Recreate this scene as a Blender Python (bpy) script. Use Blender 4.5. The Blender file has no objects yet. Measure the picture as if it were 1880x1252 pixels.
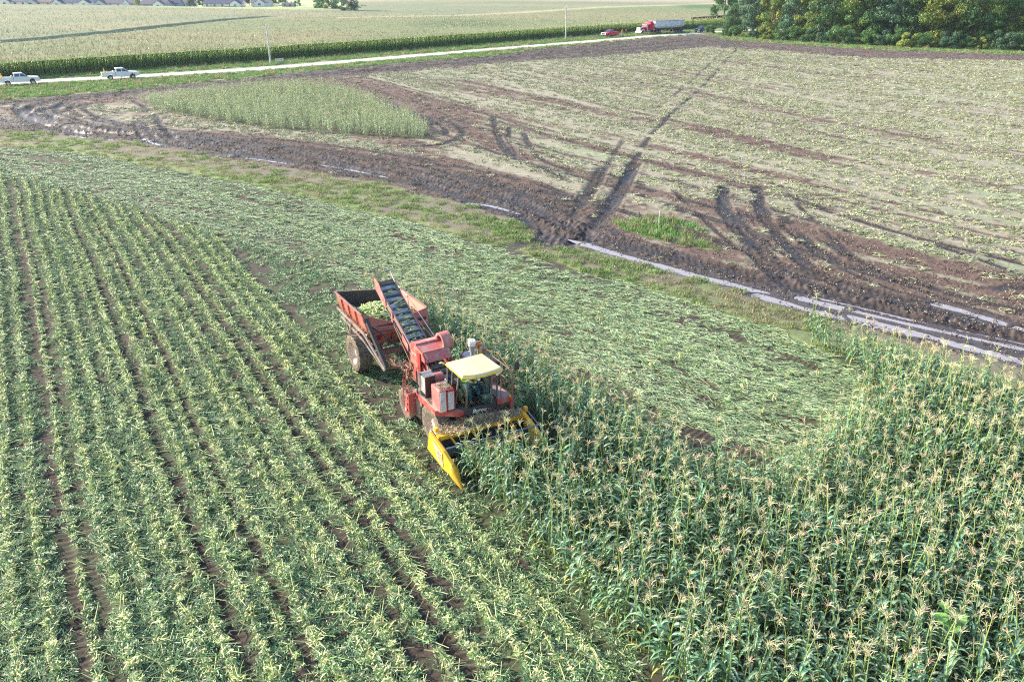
import bpy, math, random
import numpy as np
from math import radians as R, sin, cos, pi, tan, atan
rng = np.random.default_rng(7)
random.seed(7)
scene = bpy.context.scene
COL = scene.collection

# ------------------------------------------------------------------ camera
CAM_H = 15.0
FPX, PW, PH = 1462.0, 1880.0, 1252.0
PITCH = atan(662.0 / FPX)                      # degrees below the horizon
cam_d = bpy.data.cameras.new('camera')
cam = bpy.data.objects.new('camera', cam_d); COL.objects.link(cam)
cam.location = (0, 0, CAM_H)
cam.rotation_euler = (pi / 2 - PITCH, 0, 0)
cam_d.sensor_width = 36.0
cam_d.lens = 36.0 * FPX / PW
cam_d.clip_start = 0.5
cam_d.clip_end = 9000.0
scene.camera = cam
scene.render.resolution_x = 1024; scene.render.resolution_y = 681

# ------------------------------------------------------------------ light
SUN_EL, SUN_AZ = R(25), R(158)                 # azimuth counter-clockwise from +X
world = bpy.data.worlds.new('World'); scene.world = world
world.use_nodes = True
nt = world.node_tree
for n in list(nt.nodes): nt.nodes.remove(n)
sky = nt.nodes.new('ShaderNodeTexSky'); sky.sky_type = 'NISHITA'; sky.sun_disc = False
sky.sun_elevation = SUN_EL
sky.sun_rotation = pi / 2 - SUN_AZ
sky.air_density = 1.0; sky.dust_density = 1.2; sky.ozone_density = 1.0
bg = nt.nodes.new('ShaderNodeBackground'); bg.inputs['Strength'].default_value = 0.135
wo = nt.nodes.new('ShaderNodeOutputWorld')
nt.links.new(sky.outputs[0], bg.inputs[0]); nt.links.new(bg.outputs[0], wo.inputs[0])
sun_d = bpy.data.lights.new('sun', 'SUN'); sun_d.energy = 4.5; sun_d.angle = R(0.6)
sun_d.color = (1.0, 0.885, 0.72)
sun = bpy.data.objects.new('sun', sun_d); COL.objects.link(sun)
from mathutils import Vector, Matrix
sv = Vector((cos(SUN_EL) * cos(SUN_AZ), cos(SUN_EL) * sin(SUN_AZ), sin(SUN_EL)))
sun.rotation_euler = sv.to_track_quat('Z', 'Y').to_euler()
sun.location = (-40, 20, 60)
scene.view_settings.view_transform = 'Standard'
scene.view_settings.look = 'None'
scene.view_settings.exposure = 1.28
scene.view_settings.gamma = 1.0
cy = scene.cycles
cy.max_bounces = 5; cy.diffuse_bounces = 3; cy.glossy_bounces = 2; cy.transmission_bounces = 4
cy.transparent_max_bounces = 6; cy.caustics_reflective = False; cy.caustics_refractive = False
cy.use_denoising = False; cy.pixel_filter_type = 'BLACKMAN_HARRIS'; cy.filter_width = 1.15
cy.volume_bounces = 0

# ------------------------------------------------------------------ measuring helpers
SP, CP = sin(PITCH), cos(PITCH)
def G(x, y, z=0.0):
    """where the sight line of a photograph point meets height z"""
    v = (y - 626) / FPX; u = (x - 940) / FPX
    t = (CAM_H - z) / (SP + v * CP)
    return np.array([u * t, (CP - v * SP) * t])
def PROJ(X, Y, Z=0.0):
    d = Y * CP + (CAM_H - Z) * SP
    d = np.where(np.abs(d) < .01, .01, d)
    return 940 + FPX * X / d, 626 + FPX * ((CAM_H - Z) * CP - Y * SP) / d
def GL(pts, z=0.0): return np.array([G(x, y, z) for x, y in pts])

def hash2(ix, iy, s):
    h = (ix.astype(np.int64) * 374761393 + iy.astype(np.int64) * 668265263 + s * 1442695041) & 0x7fffffff
    h = ((h ^ (h >> 13)) * 1274126177) & 0x7fffffff
    return ((h ^ (h >> 16)) & 0xffffff) / float(0xffffff)
def vnoise(x, y, s=0):
    x = np.asarray(x, float); y = np.asarray(y, float)
    ix = np.floor(x); iy = np.floor(y); fx = x - ix; fy = y - iy
    fx = fx * fx * (3 - 2 * fx); fy = fy * fy * (3 - 2 * fy)
    a = hash2(ix, iy, s); b = hash2(ix + 1, iy, s); c = hash2(ix, iy + 1, s); d = hash2(ix + 1, iy + 1, s)
    return (a * (1 - fx) + b * fx) * (1 - fy) + (c * (1 - fx) + d * fx) * fy
def fbm(x, y, o=4, s=0):
    r = 0; a = .5; t = 0
    for k in range(o):
        r = r + a * vnoise(x * 2 ** k, y * 2 ** k, s + k * 17); t += a; a *= .55
    return r / t
def sstep(a, b, x):
    t = np.clip((x - a) / (b - a), 0, 1); return t * t * (3 - 2 * t)
def inpoly(px, py, poly):
    c = np.zeros(np.shape(px), bool); n = len(poly)
    for i in range(n):
        x1, y1 = poly[i]; x2, y2 = poly[(i + 1) % n]
        if y1 == y2: continue
        m = ((y1 > py) != (y2 > py)) & (px < (x2 - x1) * (py - y1) / (y2 - y1) + x1)
        c ^= m
    return c
def polydist(X, Y, P, maxd=6.0):
    """distance to a ground polyline, signed side, and length along it"""
    D = np.full(X.shape, 1e3); Sg = np.zeros(X.shape); T = np.zeros(X.shape); acc = 0
    bb = (X > P[:, 0].min() - maxd) & (X < P[:, 0].max() + maxd) & (Y > P[:, 1].min() - maxd) & (Y < P[:, 1].max() + maxd)
    x = X[bb]; y = Y[bb]
    d0 = np.full(x.shape, 1e3); s0 = np.zeros(x.shape); t0 = np.zeros(x.shape)
    for i in range(len(P) - 1):
        ax, ay = P[i]; ex, ey = P[i + 1] - P[i]; L = math.hypot(ex, ey) + 1e-9
        t = np.clip(((x - ax) * ex + (y - ay) * ey) / L / L, 0, 1)
        qx = x - ax - t * ex; qy = y - ay - t * ey; d = np.hypot(qx, qy)
        m = d < d0
        d0[m] = d[m]; s0[m] = np.sign(ex * qy - ey * qx)[m]; t0[m] = (acc + t * L)[m]; acc += L
    D[bb] = d0; Sg[bb] = s0; T[bb] = t0
    return D, Sg, T
def smooth_line(pts, n=4):
    P = GL(pts); out = []
    for i in range(len(P) - 1):
        p0 = P[max(i - 1, 0)]; p1 = P[i]; p2 = P[i + 1]; p3 = P[min(i + 2, len(P) - 1)]
        for k in range(n):
            t = k / n
            out.append(.5 * ((2 * p1) + (-p0 + p2) * t + (2 * p0 - 5 * p1 + 4 * p2 - p3) * t * t + (-p0 + 3 * p1 - 3 * p2 + p3) * t ** 3))
    out.append(P[-1]); return np.array(out)

# ------------------------------------------------------------------ materials
def newmat(name):
    m = bpy.data.materials.new(name); m.use_nodes = True
    b = m.node_tree.nodes['Principled BSDF']; return m, m.node_tree, b
def mat(name, col, rough=.6, metal=0., col2=None, scale=3., lo=.45, hi=.65, bump=0., spec=.5, detail=6.):
    m, t, b = newmat(name)
    b.inputs['Base Color'].default_value = (*col, 1); b.inputs['Roughness'].default_value = rough
    b.inputs['Metallic'].default_value = metal; b.inputs['Specular IOR Level'].default_value = spec
    tc = t.nodes.new('ShaderNodeTexCoord')
    nz = t.nodes.new('ShaderNodeTexNoise'); nz.inputs['Scale'].default_value = scale; nz.inputs['Detail'].default_value = detail
    nz.inputs['Roughness'].default_value = .65
    t.links.new(tc.outputs['Object'], nz.inputs['Vector'])
    if col2 is None: col2 = tuple(c * .78 for c in col)
    mr = t.nodes.new('ShaderNodeMapRange'); mr.inputs['From Min'].default_value = lo; mr.inputs['From Max'].default_value = hi
    t.links.new(nz.outputs['Fac'], mr.inputs['Value'])
    mx = t.nodes.new('ShaderNodeMix'); mx.data_type = 'RGBA'
    mx.inputs['A'].default_value = (*col, 1); mx.inputs['B'].default_value = (*col2, 1)
    t.links.new(mr.outputs['Result'], mx.inputs['Factor']); t.links.new(mx.outputs['Result'], b.inputs['Base Color'])
    if bump:
        bp = t.nodes.new('ShaderNodeBump'); bp.inputs['Strength'].default_value = bump; bp.inputs['Distance'].default_value = .05
        t.links.new(nz.outputs['Fac'], bp.inputs['Height']); t.links.new(bp.outputs['Normal'], b.inputs['Normal'])
    return m
def leafmat(name, rough=.45, trans=.3, attr='Col', vary=.25, spec=.5):
    """thin plant matter: colour from the mesh, tinted per plant, light passing through"""
    m, t, b = newmat(name)
    at = t.nodes.new('ShaderNodeAttribute'); at.attribute_name = attr
    oi = t.nodes.new('ShaderNodeObjectInfo')
    mr = t.nodes.new('ShaderNodeMapRange'); mr.inputs['To Min'].default_value = 1 - vary; mr.inputs['To Max'].default_value = 1 + vary
    t.links.new(oi.outputs['Random'], mr.inputs['Value'])
    mu = t.nodes.new('ShaderNodeVectorMath'); mu.operation = 'SCALE'
    t.links.new(at.outputs['Color'], mu.inputs[0]); t.links.new(mr.outputs['Result'], mu.inputs['Scale'])
    t.links.new(mu.outputs['Vector'], b.inputs['Base Color'])
    b.inputs['Roughness'].default_value = rough; b.inputs['Specular IOR Level'].default_value = spec
    tr = t.nodes.new('ShaderNodeBsdfTranslucent'); t.links.new(mu.outputs['Vector'], tr.inputs['Color'])
    mx = t.nodes.new('ShaderNodeMixShader'); mx.inputs[0].default_value = trans
    out = t.nodes['Material Output']
    t.links.new(b.outputs[0], mx.inputs[1]); t.links.new(tr.outputs[0], mx.inputs[2]); t.links.new(mx.outputs[0], out.inputs[0])
    return m
def glassmat(name, tint=(.75, .85, .85), alpha=.7):
    m, t, b = newmat(name)
    tr = t.nodes.new('ShaderNodeBsdfTransparent'); tr.inputs[0].default_value = (*tint, 1)
    gl = t.nodes.new('ShaderNodeBsdfGlossy'); gl.inputs['Roughness'].default_value = .06; gl.inputs['Color'].default_value = (.9, .95, 1, 1)
    fr = t.nodes.new('ShaderNodeFresnel'); fr.inputs[0].default_value = 1.5
    ad = t.nodes.new('ShaderNodeMath'); ad.operation = 'MULTIPLY_ADD'; ad.inputs[1].default_value = .9; ad.inputs[2].default_value = 1 - alpha - .22
    t.links.new(fr.outputs[0], ad.inputs[0])
    mx = t.nodes.new('ShaderNodeMixShader'); t.links.new(ad.outputs[0], mx.inputs[0])
    t.links.new(tr.outputs[0], mx.inputs[1]); t.links.new(gl.outputs[0], mx.inputs[2])
    t.links.new(mx.outputs[0], t.nodes['Material Output'].inputs[0]); return m

# ------------------------------------------------------------------ mesh building
class MB:
    def __init__(s): s.v = []; s.f = []; s.c = []
    def add(s, vs, fs, col=None):
        o = len(s.v); s.v.extend([tuple(float(q) for q in p) for p in vs])
        for f in fs: s.f.append(tuple(i + o for i in f)); s.c.append(col)
        return s
    def hexa(s, p, col=None):      # 8 corners: bottom 0-3 ccw, top 4-7
        return s.add(p, [(3, 2, 1, 0), (4, 5, 6, 7), (0, 1, 5, 4), (1, 2, 6, 5), (2, 3, 7, 6), (3, 0, 4, 7)], col)
    def box(s, x0, x1, y0, y1, z0, z1, col=None):
        return s.hexa([(x0, y0, z0), (x1, y0, z0), (x1, y1, z0), (x0, y1, z0), (x0, y0, z1), (x1, y0, z1), (x1, y1, z1), (x0, y1, z1)], col)
    def prism(s, poly, y0, y1, col=None):   # profile in x,z extruded along y
        n = len(poly); vs = [(x, y0, z) for x, z in poly] + [(x, y1, z) for x, z in poly]
        fs = [tuple(range(n)), tuple(range(2 * n - 1, n - 1, -1))] + [(i, i + n, (i + 1) % n + n, (i + 1) % n) for i in range(n)]
        return s.add(vs, fs, col)
    def prismz(s, poly, z0, z1, col=None):  # plan in x,y extruded up
        n = len(poly); vs = [(x, y, z0) for x, y in poly] + [(x, y, z1) for x, y in poly]
        fs = [tuple(range(n - 1, -1, -1)), tuple(range(n, 2 * n))] + [(i, (i + 1) % n, (i + 1) % n + n, i + n) for i in range(n)]
        return s.add(vs, fs, col)
    def tube(s, pts, r, n=8, col=None, cap=True):
        pts = [Vector(p) for p in pts]; rs = r if isinstance(r, (list, tuple)) else [r] * len(pts)
        vs = []; fs = []
        for i, p in enumerate(pts):
            d = (pts[min(i + 1, len(pts) - 1)] - pts[max(i - 1, 0)]).normalized()
            u = d.cross(Vector((0, 0, 1)));
            if u.length < .05: u = d.cross(Vector((0, 1, 0)))
            u.normalize(); w = d.cross(u)
            for k in range(n):
                a = 2 * pi * k / n; vs.append(p + (u * cos(a) + w * sin(a)) * rs[i])
        for i in range(len(pts) - 1):
            for k in range(n): fs.append((i * n + k, i * n + (k + 1) % n, (i + 1) * n + (k + 1) % n, (i + 1) * n + k))
        if cap: fs.append(tuple(range(n - 1, -1, -1))); fs.append(tuple((len(pts) - 1) * n + k for k in range(n)))
        return s.add(vs, fs, col)
    def bar(s, p, q, w, h=None, col=None):  # square section bar
        h = h or w; p = Vector(p); q = Vector(q); d = (q - p).normalized()
        u = d.cross(Vector((0, 0, 1)))
        if u.length < .05: u = Vector((0, 1, 0))
        u.normalize(); t = u.cross(d)
        c = [(-1, -1), (1, -1), (1, 1), (-1, 1)]
        return s.hexa([p + u * a * w / 2 + t * b * h / 2 for a, b in c] + [q + u * a * w / 2 + t * b * h / 2 for a, b in c], col)
    def lathe(s, prof, o, axis='y', n=24, col=None):   # prof: (radius, along-axis)
        vs = []; fs = []; m = len(prof)
        for k in range(n):
            a = 2 * pi * k / n
            for r, t in prof:
                if axis == 'y': vs.append((o[0] + r * cos(a), o[1] + t, o[2] + r * sin(a)))
                elif axis == 'z': vs.append((o[0] + r * cos(a), o[1] + r * sin(a), o[2] + t))
                else: vs.append((o[0] + t, o[1] + r * cos(a), o[2] + r * sin(a)))
        for k in range(n):
            for i in range(m - 1):
                a = k * m + i; b = ((k + 1) % n) * m + i
                fs.append((a, a + 1, b + 1, b))
        return s.add(vs, fs, col)
    def quad(s, a, b, c, d, col=None): return s.add([a, b, c, d], [(0, 1, 2, 3)], col)
    def plate(s, pts, nrm, t=.02, col=None):  # flat polygon given a thickness
        nrm = Vector(nrm).normalized() * t; P = [Vector(p) for p in pts]; n = len(P)
        return s.add(P + [p - nrm for p in P], [tuple(range(n)), tuple(range(2 * n - 1, n - 1, -1))] + [(i, i + n, (i + 1) % n + n, (i + 1) % n) for i in range(n)], col)
    def mesh(s, name, mats, smooth=False, fm=None):
        me = bpy.data.meshes.new(name)
        V = np.array(s.v, dtype=np.float32)
        me.from_pydata(V.tolist(), [], s.f)
        for m in (mats if isinstance(mats, (list, tuple)) else [mats]): me.materials.append(m)
        if any(c is not None for c in s.c):
            a = me.color_attributes.new('Col', 'FLOAT_COLOR', 'CORNER')
            out = []
            for f, c in zip(s.f, s.c):
                c = c or (.5, .5, .5); out.extend([c[0], c[1], c[2], 1.0] * len(f))
            a.data.foreach_set('color', np.array(out, dtype=np.float32))
        if fm is not None: me.polygons.foreach_set('material_index', np.array(fm, dtype=np.int32))
        if smooth: me.polygons.foreach_set('use_smooth', np.ones(len(s.f), bool))
        me.update(); me.validate(); return me
    def build(s, name, m, parent=None, smooth=False, bevel=0, fm=None):
        if not smooth and not bevel: pass
        o = bpy.data.objects.new(name, s.mesh(name, m, smooth, fm)); COL.objects.link(o)
        if parent: o.parent = parent
        if bevel:
            b = o.modifiers.new('bevel', 'BEVEL'); b.width = bevel; b.segments = 2; b.limit_method = 'ANGLE'
        return o
def tag(o, label=None, cat=None, group=None, kind=None):
    for k, v in (('label', label), ('category', cat), ('group', group), ('kind', kind)):
        if v: o[k] = v
    return o
def thing(name, loc, rz, label, cat, group=None, s=1.0):
    o = bpy.data.objects.new(name, None); COL.objects.link(o); o.location = loc; o.rotation_euler = (0, 0, rz); o.scale = (s,) * 3
    o.empty_display_size = .3
    return tag(o, label, cat, group)
def kids(o): return [c for c in ALL_OBJ() if c.parent == o]
def ALL_OBJ(): return list(bpy.data.objects)
def copy_tree(o, loc, rz, label=None, group=None):
    c = o.copy(); COL.objects.link(c); c.location = loc; c.rotation_euler = (0, 0, rz)
    if label: c['label'] = label
    if group: c['group'] = group
    for ch in o.children:
        d = ch.copy(); COL.objects.link(d); d.parent = c
        for g2 in ch.children:
            e = g2.copy(); COL.objects.link(e); e.parent = d
    return c

def scatter(name, pts, rot, scl, idx, meshes, label, cat):
    """one stuff object: many small plants or shreds set out by a node tree"""
    n = len(pts)
    me = bpy.data.meshes.new(name); me.vertices.add(n)
    me.vertices.foreach_set('co', np.asarray(pts, np.float32).ravel())
    a = me.attributes.new('rot', 'FLOAT_VECTOR', 'POINT'); a.data.foreach_set('vector', np.asarray(rot, np.float32).ravel())
    a = me.attributes.new('scl', 'FLOAT', 'POINT'); a.data.foreach_set('value', np.asarray(scl, np.float32).ravel())
    a = me.attributes.new('idx', 'INT', 'POINT'); a.data.foreach_set('value', np.asarray(idx, np.int32).ravel())
    o = bpy.data.objects.new(name, me); COL.objects.link(o)
    tc = bpy.data.collections.new(name + '_kinds')
    for i, m in enumerate(meshes):
        tc.objects.link(bpy.data.objects.new('%s_kind_%02d' % (name, i), m))
    g = bpy.data.node_groups.new(name, 'GeometryNodeTree')
    g.interface.new_socket('Geometry', in_out='INPUT', socket_type='NodeSocketGeometry')
    g.interface.new_socket('Geometry', in_out='OUTPUT', socket_type='NodeSocketGeometry')
    N = g.nodes.new; gi = N('NodeGroupInput'); go = N('NodeGroupOutput')
    ci = N('GeometryNodeCollectionInfo'); ci.inputs['Collection'].default_value = tc
    ci.inputs['Separate Children'].default_value = True; ci.inputs['Reset Children'].default_value = True
    ip = N('GeometryNodeInstanceOnPoints'); ip.inputs['Pick Instance'].default_value = True
    def at(nm, ty):
        q = N('GeometryNodeInputNamedAttribute'); q.data_type = ty; q.inputs['Name'].default_value = nm; return q.outputs['Attribute']
    g.links.new(gi.outputs[0], ip.inputs['Points']); g.links.new(ci.outputs[0], ip.inputs['Instance'])
    g.links.new(at('idx', 'INT'), ip.inputs['Instance Index'])
    er = N('FunctionNodeEulerToRotation'); g.links.new(at('rot', 'FLOAT_VECTOR'), er.inputs[0])
    g.links.new(er.outputs[0], ip.inputs['Rotation'])
    cx_ = N('ShaderNodeCombineXYZ'); s_ = at('scl', 'FLOAT')
    for k in range(3): g.links.new(s_, cx_.inputs[k])
    g.links.new(cx_.outputs[0], ip.inputs['Scale']); g.links.new(ip.outputs[0], go.inputs[0])
    md = o.modifiers.new('scatter', 'NODES'); md.node_group = g
    return tag(o, label, cat, kind='stuff')
# ------------------------------------------------------------------ ground
def curve(pts):
    xs = [p[0] for p in pts]; ys = [p[1] for p in pts]
    return lambda x: np.interp(x, xs, ys)
lane_lo = curve([(-400, 208), (0, 238), (100, 246), (250, 262), (400, 290), (550, 312), (700, 338), (860, 378), (975, 412), (1040, 448), (1110, 462), (1250, 500), (1450, 562), (1600, 602), (1760, 645), (1880, 675), (2300, 790)])
grass_lo = curve([(-400, 240), (0, 268), (150, 283), (300, 310), (500, 348), (650, 385), (780, 415), (900, 452), (1000, 478), (1100, 505), (1200, 530), (1330, 575), (1440, 615), (1500, 640), (1700, 700), (1880, 760), (2300, 900)])
lane_up = curve([(-400, 196), (0, 216), (130, 228), (250, 238), (400, 250), (550, 268), (700, 288), (800, 302), (900, 326), (1000, 352), (1080, 390), (1150, 432), (1250, 462), (1400, 500), (1550, 530), (1700, 560), (1880, 600), (2300, 700)])
mudR_up = curve([(-400, 222), (0, 186), (200, 168), (300, 158), (450, 144), (600, 128), (750, 115), (900, 104), (980, 92), (1100, 80), (1200, 70), (1290, 64), (1340, 74), (1450, 82), (1600, 92), (1880, 101), (2300, 110)])
mudR_lo = curve([(-400, 232), (0, 195), (200, 181), (300, 168), (450, 156), (600, 144), (760, 130), (900, 118), (1000, 111), (1100, 106), (1200, 97), (1300, 88), (1400, 92), (1500, 101), (1600, 108), (1880, 113), (2300, 121)])
corn_edge = curve([(-400, 176), (0, 147), (270, 127), (500, 111), (800, 88), (1037, 69), (1180, 58), (1290, 51), (1500, 38), (2300, -10)])
GUIDES = [(0., lane_up),
          (9., curve([(-400, 100), (600, 150), (760, 212), (900, 265), (1040, 305), (1200, 348), (1330, 380), (1500, 425), (1700, 475), (1880, 520), (2300, 620)])),
          (16., curve([(-400, 90), (640, 140), (800, 190), (1000, 242), (1200, 292), (1400, 337), (1600, 385), (1880, 450), (2300, 540)])),
          (34., curve([(-400, 60), (700, 105), (900, 130), (1240, 205), (1480, 262), (1700, 310), (1880, 345), (2300, 430)])),
          (62., curve([(-400, 40), (900, 95), (1240, 140), (1500, 185), (1880, 250), (2300, 320)])),
          (95., curve([(-400, 20), (1000, 80), (1240, 100), (1500, 132), (1880, 160), (2300, 200)])),
          (150., curve([(-400, -20), (1000, 40), (1500, 80), (1880, 90), (2300, 110)]))]
def rowcoord(px, py):
    q = np.full(np.shape(px), 0.0)
    gy = [g(px) for _, g in GUIDES]
    q = (gy[0] - py) * .12
    q = np.where(py > gy[0], -(py - gy[0]) * .12, q)
    for i in range(len(GUIDES) - 1):
        t = (gy[i] - py) / np.maximum(gy[i] - gy[i + 1], 1)
        m = (py <= gy[i]) & (py > gy[i + 1])
        q = np.where(m, GUIDES[i][0] + t * (GUIDES[i + 1][0] - GUIDES[i][0]), q)
    return np.where(py <= gy[-1], 150 + (gy[-1] - py), q)

ISLAND = [(258, 188), (400, 170), (520, 160), (600, 162), (680, 186), (740, 212), (788, 240), (780, 256), (640, 249), (500, 238), (370, 218), (300, 206)]
WEEDS = [(1125, 408), (1200, 398), (1260, 408), (1335, 440), (1322, 458), (1220, 444), (1150, 425)]
# machine frame
ROW_A = R(-58.7); FV = np.array([cos(ROW_A), sin(ROW_A)]); SV = np.array([-FV[1], FV[0]])
MO = -22.14 * FV + 11.45 * SV
def loc_ab(X, Y): return (X - MO[0]) * FV[0] + (Y - MO[1]) * FV[1], (X - MO[0]) * SV[0] + (Y - MO[1]) * SV[1]
# standing corn polygon (ground, metres)
def W_(a, b): q = MO + a * FV + b * SV; return (q[0], q[1])
CORN = [tuple(G(x, y, 1.8)) for x, y in [(672, 492), (760, 508), (870, 572), (1000, 636), (1120, 696), (1200, 742), (1290, 786), (1400, 812), (1451, 797), (1505, 777), (1530, 739), (1558, 718), (1600, 713), (1612, 690)]]
CORN += [tuple(G(x, y)) for x, y in [(1575, 676), (1535, 662), (1480, 640), (1440, 612)]]
CORN += [tuple(G(x, y, 1.8)) for x, y in [(1445, 558), (1500, 564), (1560, 576), (1700, 614), (1880, 668), (2150, 766)]]
CORN += [tuple(G(2500, 1300)), tuple(G(2200, 1700)), W_(13.5, -1.3), W_(1.6, -1.3), W_(1.6, 1.72), W_(-12, 1.75)]

RIDGE = [(-5.6, 1.), (-4.9, .8), (-4.25, .5), (-3.4, .5), (-2.75, 1.), (-2.0, .8), (-1.1, .45), (-.35, 1.), (.35, .8), (1.1, .6), (1.64, .9), (2.45, 1.), (3.05, .55), (3.65, 1.), (4.6, .9), (5.15, .8), (6.0, 1.), (6.75, .8), (7.7, 1.), (8.35, .8), (9.1, .9)] + [(-6.35 - .76 * k, (.6, .9, .5, 1.)[k % 4]) for k in range(60)]
RIDGE += [] if 1 else [((RIDGE[i][0] + RIDGE[i + 1][0]) / 2, .33) for i in range(21) if i % 3 != 1] + [(-6.73 - .76 * k, .3) for k in range(60) if k % 4 != 1]
TRACK = [(-3.9, .8), (-1.35, 1.), (-.85, .6), (1.9, 1.), (3.3, 1.), (5.5, .5), (6.4, 1.), (7.15, .6), (9.55, .45), (-7.5, .6), (-9.8, .9), (-12.7, .8), (-15.8, .8), (-18.8, .8), (-21.9, .8)]
HEAD_UP = curve([(-400, 300), (0, 322), (130, 352), (250, 385), (380, 428), (520, 465), (650, 500), (760, 520), (900, 590), (2300, 1300)])
GRL = smooth_line([(-400, 240), (0, 268), (150, 283), (300, 310), (500, 348), (650, 385), (780, 415), (900, 452), (1000, 478), (1100, 505), (1200, 530), (1330, 575), (1440, 615), (1500, 640), (1700, 700), (1880, 760), (2300, 900)], 3)

RUTS = [  # points, width m, strength, tread
 ([(-200, 205), (0, 228), (150, 243), (300, 262), (450, 282), (600, 304), (750, 334), (880, 368), (960, 395), (1020, 428), (1100, 452), (1250, 488), (1400, 528), (1550, 568), (1700, 610), (1880, 655), (2100, 712)], 1.1, 1., 1),
 ([(-200, 198), (0, 220), (150, 236), (300, 254), (450, 272), (600, 292), (750, 320), (880, 352), (960, 376), (1040, 412), (1100, 436), (1250, 474), (1400, 512), (1550, 550), (1700, 590), (1880, 632)], 1.1, 1., 1),
 ([(150, 228), (300, 243), (450, 258), (600, 278), (750, 302), (880, 332), (980, 362), (1060, 395)], .9, .8, 1),
 ([(400, 246), (600, 266), (760, 290), (900, 318), (1010, 345), (1100, 385)], .9, .8, 0),
 ([(1000, 352), (1100, 375), (1250, 420), (1330, 445), (1420, 480), (1560, 525), (1700, 560), (1880, 600), (2100, 650)], 1., .9, 1),
 ([(1340, 74), (1352, 90), (1330, 115), (1290, 160), (1238, 205), (1195, 250), (1170, 290), (1140, 345), (1105, 400), (1060, 440)], .7, .75, 0),
 ([(1330, 92), (1280, 140), (1220, 190), (1165, 235), (1130, 280), (1095, 345), (1065, 380), (1030, 425)], .6, .55, 0),
 ([(1165, 300), (1145, 340), (1115, 385), (1080, 430)], 1.4, 1., 1),
 ([(1105, 310), (1085, 350), (1062, 380)], 1.2, .9, 1),
 ([(905, 215), (915, 250), (938, 285), (985, 305), (1040, 330)], .8, .9, 0),
 ([(935, 230), (935, 262), (948, 290)], .7, .7, 0),
 ([(960, 240), (970, 262), (990, 290), (1050, 315)], .7, .8, 0),
 ([(1328, 345), (1332, 385), (1350, 415), (1380, 445), (1400, 480), (1440, 515), (1520, 548), (1620, 575), (1750, 610), (1880, 645)], 1.1, 1., 1),
 ([(1355, 395), (1375, 430), (1410, 465), (1450, 500), (1540, 540), (1650, 570), (1880, 625)], .9, .9, 1),
 ([(1392, 345), (1398, 385), (1420, 420), (1450, 455), (1500, 500), (1580, 540), (1700, 570), (1880, 602)], 1., 1., 1),
 ([(1440, 400), (1480, 440), (1540, 480), (1640, 515), (1760, 530), (1880, 528)], .9, .8, 1),
 ([(1500, 430), (1560, 470), (1650, 505), (1750, 540), (1880, 570)], .8, .7, 1),
 ([(1420, 350), (1500, 378), (1600, 412), (1700, 440), (1880, 485)], .8, .7, 1),
 ([(820, 215), (900, 240), (960, 268), (1050, 300), (1180, 340)], .6, .7, 1), ([(860, 262), (940, 290), (1040, 318), (1150, 350), (1260, 385), (1340, 412)], .7, .8, 1), ([(1200, 372), (1300, 402), (1400, 430), (1500, 470), (1620, 500)], .7, .8, 1), ([(640, 150), (740, 182), (840, 218), (950, 255), (1100, 305)], .5, .6, 0), ([(660, 142), (780, 175), (900, 212), (1040, 258), (1200, 300), (1400, 345), (1600, 395), (1880, 468)], .5, .55, 0),
 ([(1300, 330), (1420, 360), (1560, 400), (1720, 450), (1880, 505)], .6, .7, 1), ([(1180, 345), (1300, 378), (1400, 405), (1500, 440)], .9, .8, 1),
 ([(1190, 320), (1300, 350), (1420, 385), (1560, 425)], .8, .6, 1),
 ([(700, 180), (760, 208), (820, 222), (850, 240), (835, 258), (790, 268), (740, 268)], .9, .9, 0),
 ([(740, 198), (800, 225), (820, 243), (800, 258), (770, 262)], .8, .8, 0),
 ([(620, 148), (680, 170), (730, 198), (780, 220), (800, 240)], .6, .5, 0),
 ([(75, 192), (45, 203), (48, 215), (85, 228), (150, 245)], 1.3, 1., 0),
 ([(115, 193), (75, 205), (68, 218), (110, 232), (200, 248)], 1.1, 1., 0),
 ([(165, 190), (120, 203), (100, 217), (130, 231), (230, 246)], 1.1, .9, 0),
 ([(90, 188), (60, 196), (50, 206)], 2.0, .9, 0),
 ([(130, 186), (95, 205), (88, 225)], 1.2, .8, 0),
 ([(235, 180), (262, 195), (285, 215), (305, 235), (320, 252)], .7, .8, 0),
 ([(252, 226), (256, 240), (268, 258)], .7, 1., 0), ([(264, 226), (272, 240), (285, 256)], .7, .9, 0), ([(290, 224), (306, 240), (318, 256)], .7, .9, 0),
 ([(150, 214), (210, 218), (280, 226), (360, 232)], 1.3, .6, 0), ([(190, 205), (260, 214), (330, 222)], .9, .5, 0),
 ([(-100, 196), (0, 190), (200, 174), (300, 163), (450, 150), (600, 136), (760, 123), (900, 111), (1000, 101), (1150, 92), (1290, 80)], 1.6, 1., 0),
 ([(1000, 95), (1100, 90), (1200, 82), (1290, 74), (1340, 84)], 2.0, 1., 0),
 ([(985, 425), (1000, 440), (1035, 450), (1080, 440)], 1.6, 1., 0), ([(960, 395), (985, 420), (1010, 440)], 1.4, .9, 0),
 ([(940, 455), (990, 446), (1040, 452)], 1.5, .55, 0),
]
RUTS += [([(968 + 17 * k, 386 + 5 * k), (990 + 16 * k, 404 + 4 * k), (998 + 14 * k, 424 + 2 * k), (985 + 15 * k, 440 + 2 * k)], .55, .9, 1) for k in range(7)]
RUTS += [([(35 + 26 * k, 190 + (k % 3)), (28 + 25 * k, 200), (45 + 27 * k, 214), (90 + 30 * k, 228 + 2 * (k % 2)), (170 + 32 * k, 240 + k)], .7, .9, 0) for k in range(6)]
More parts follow.
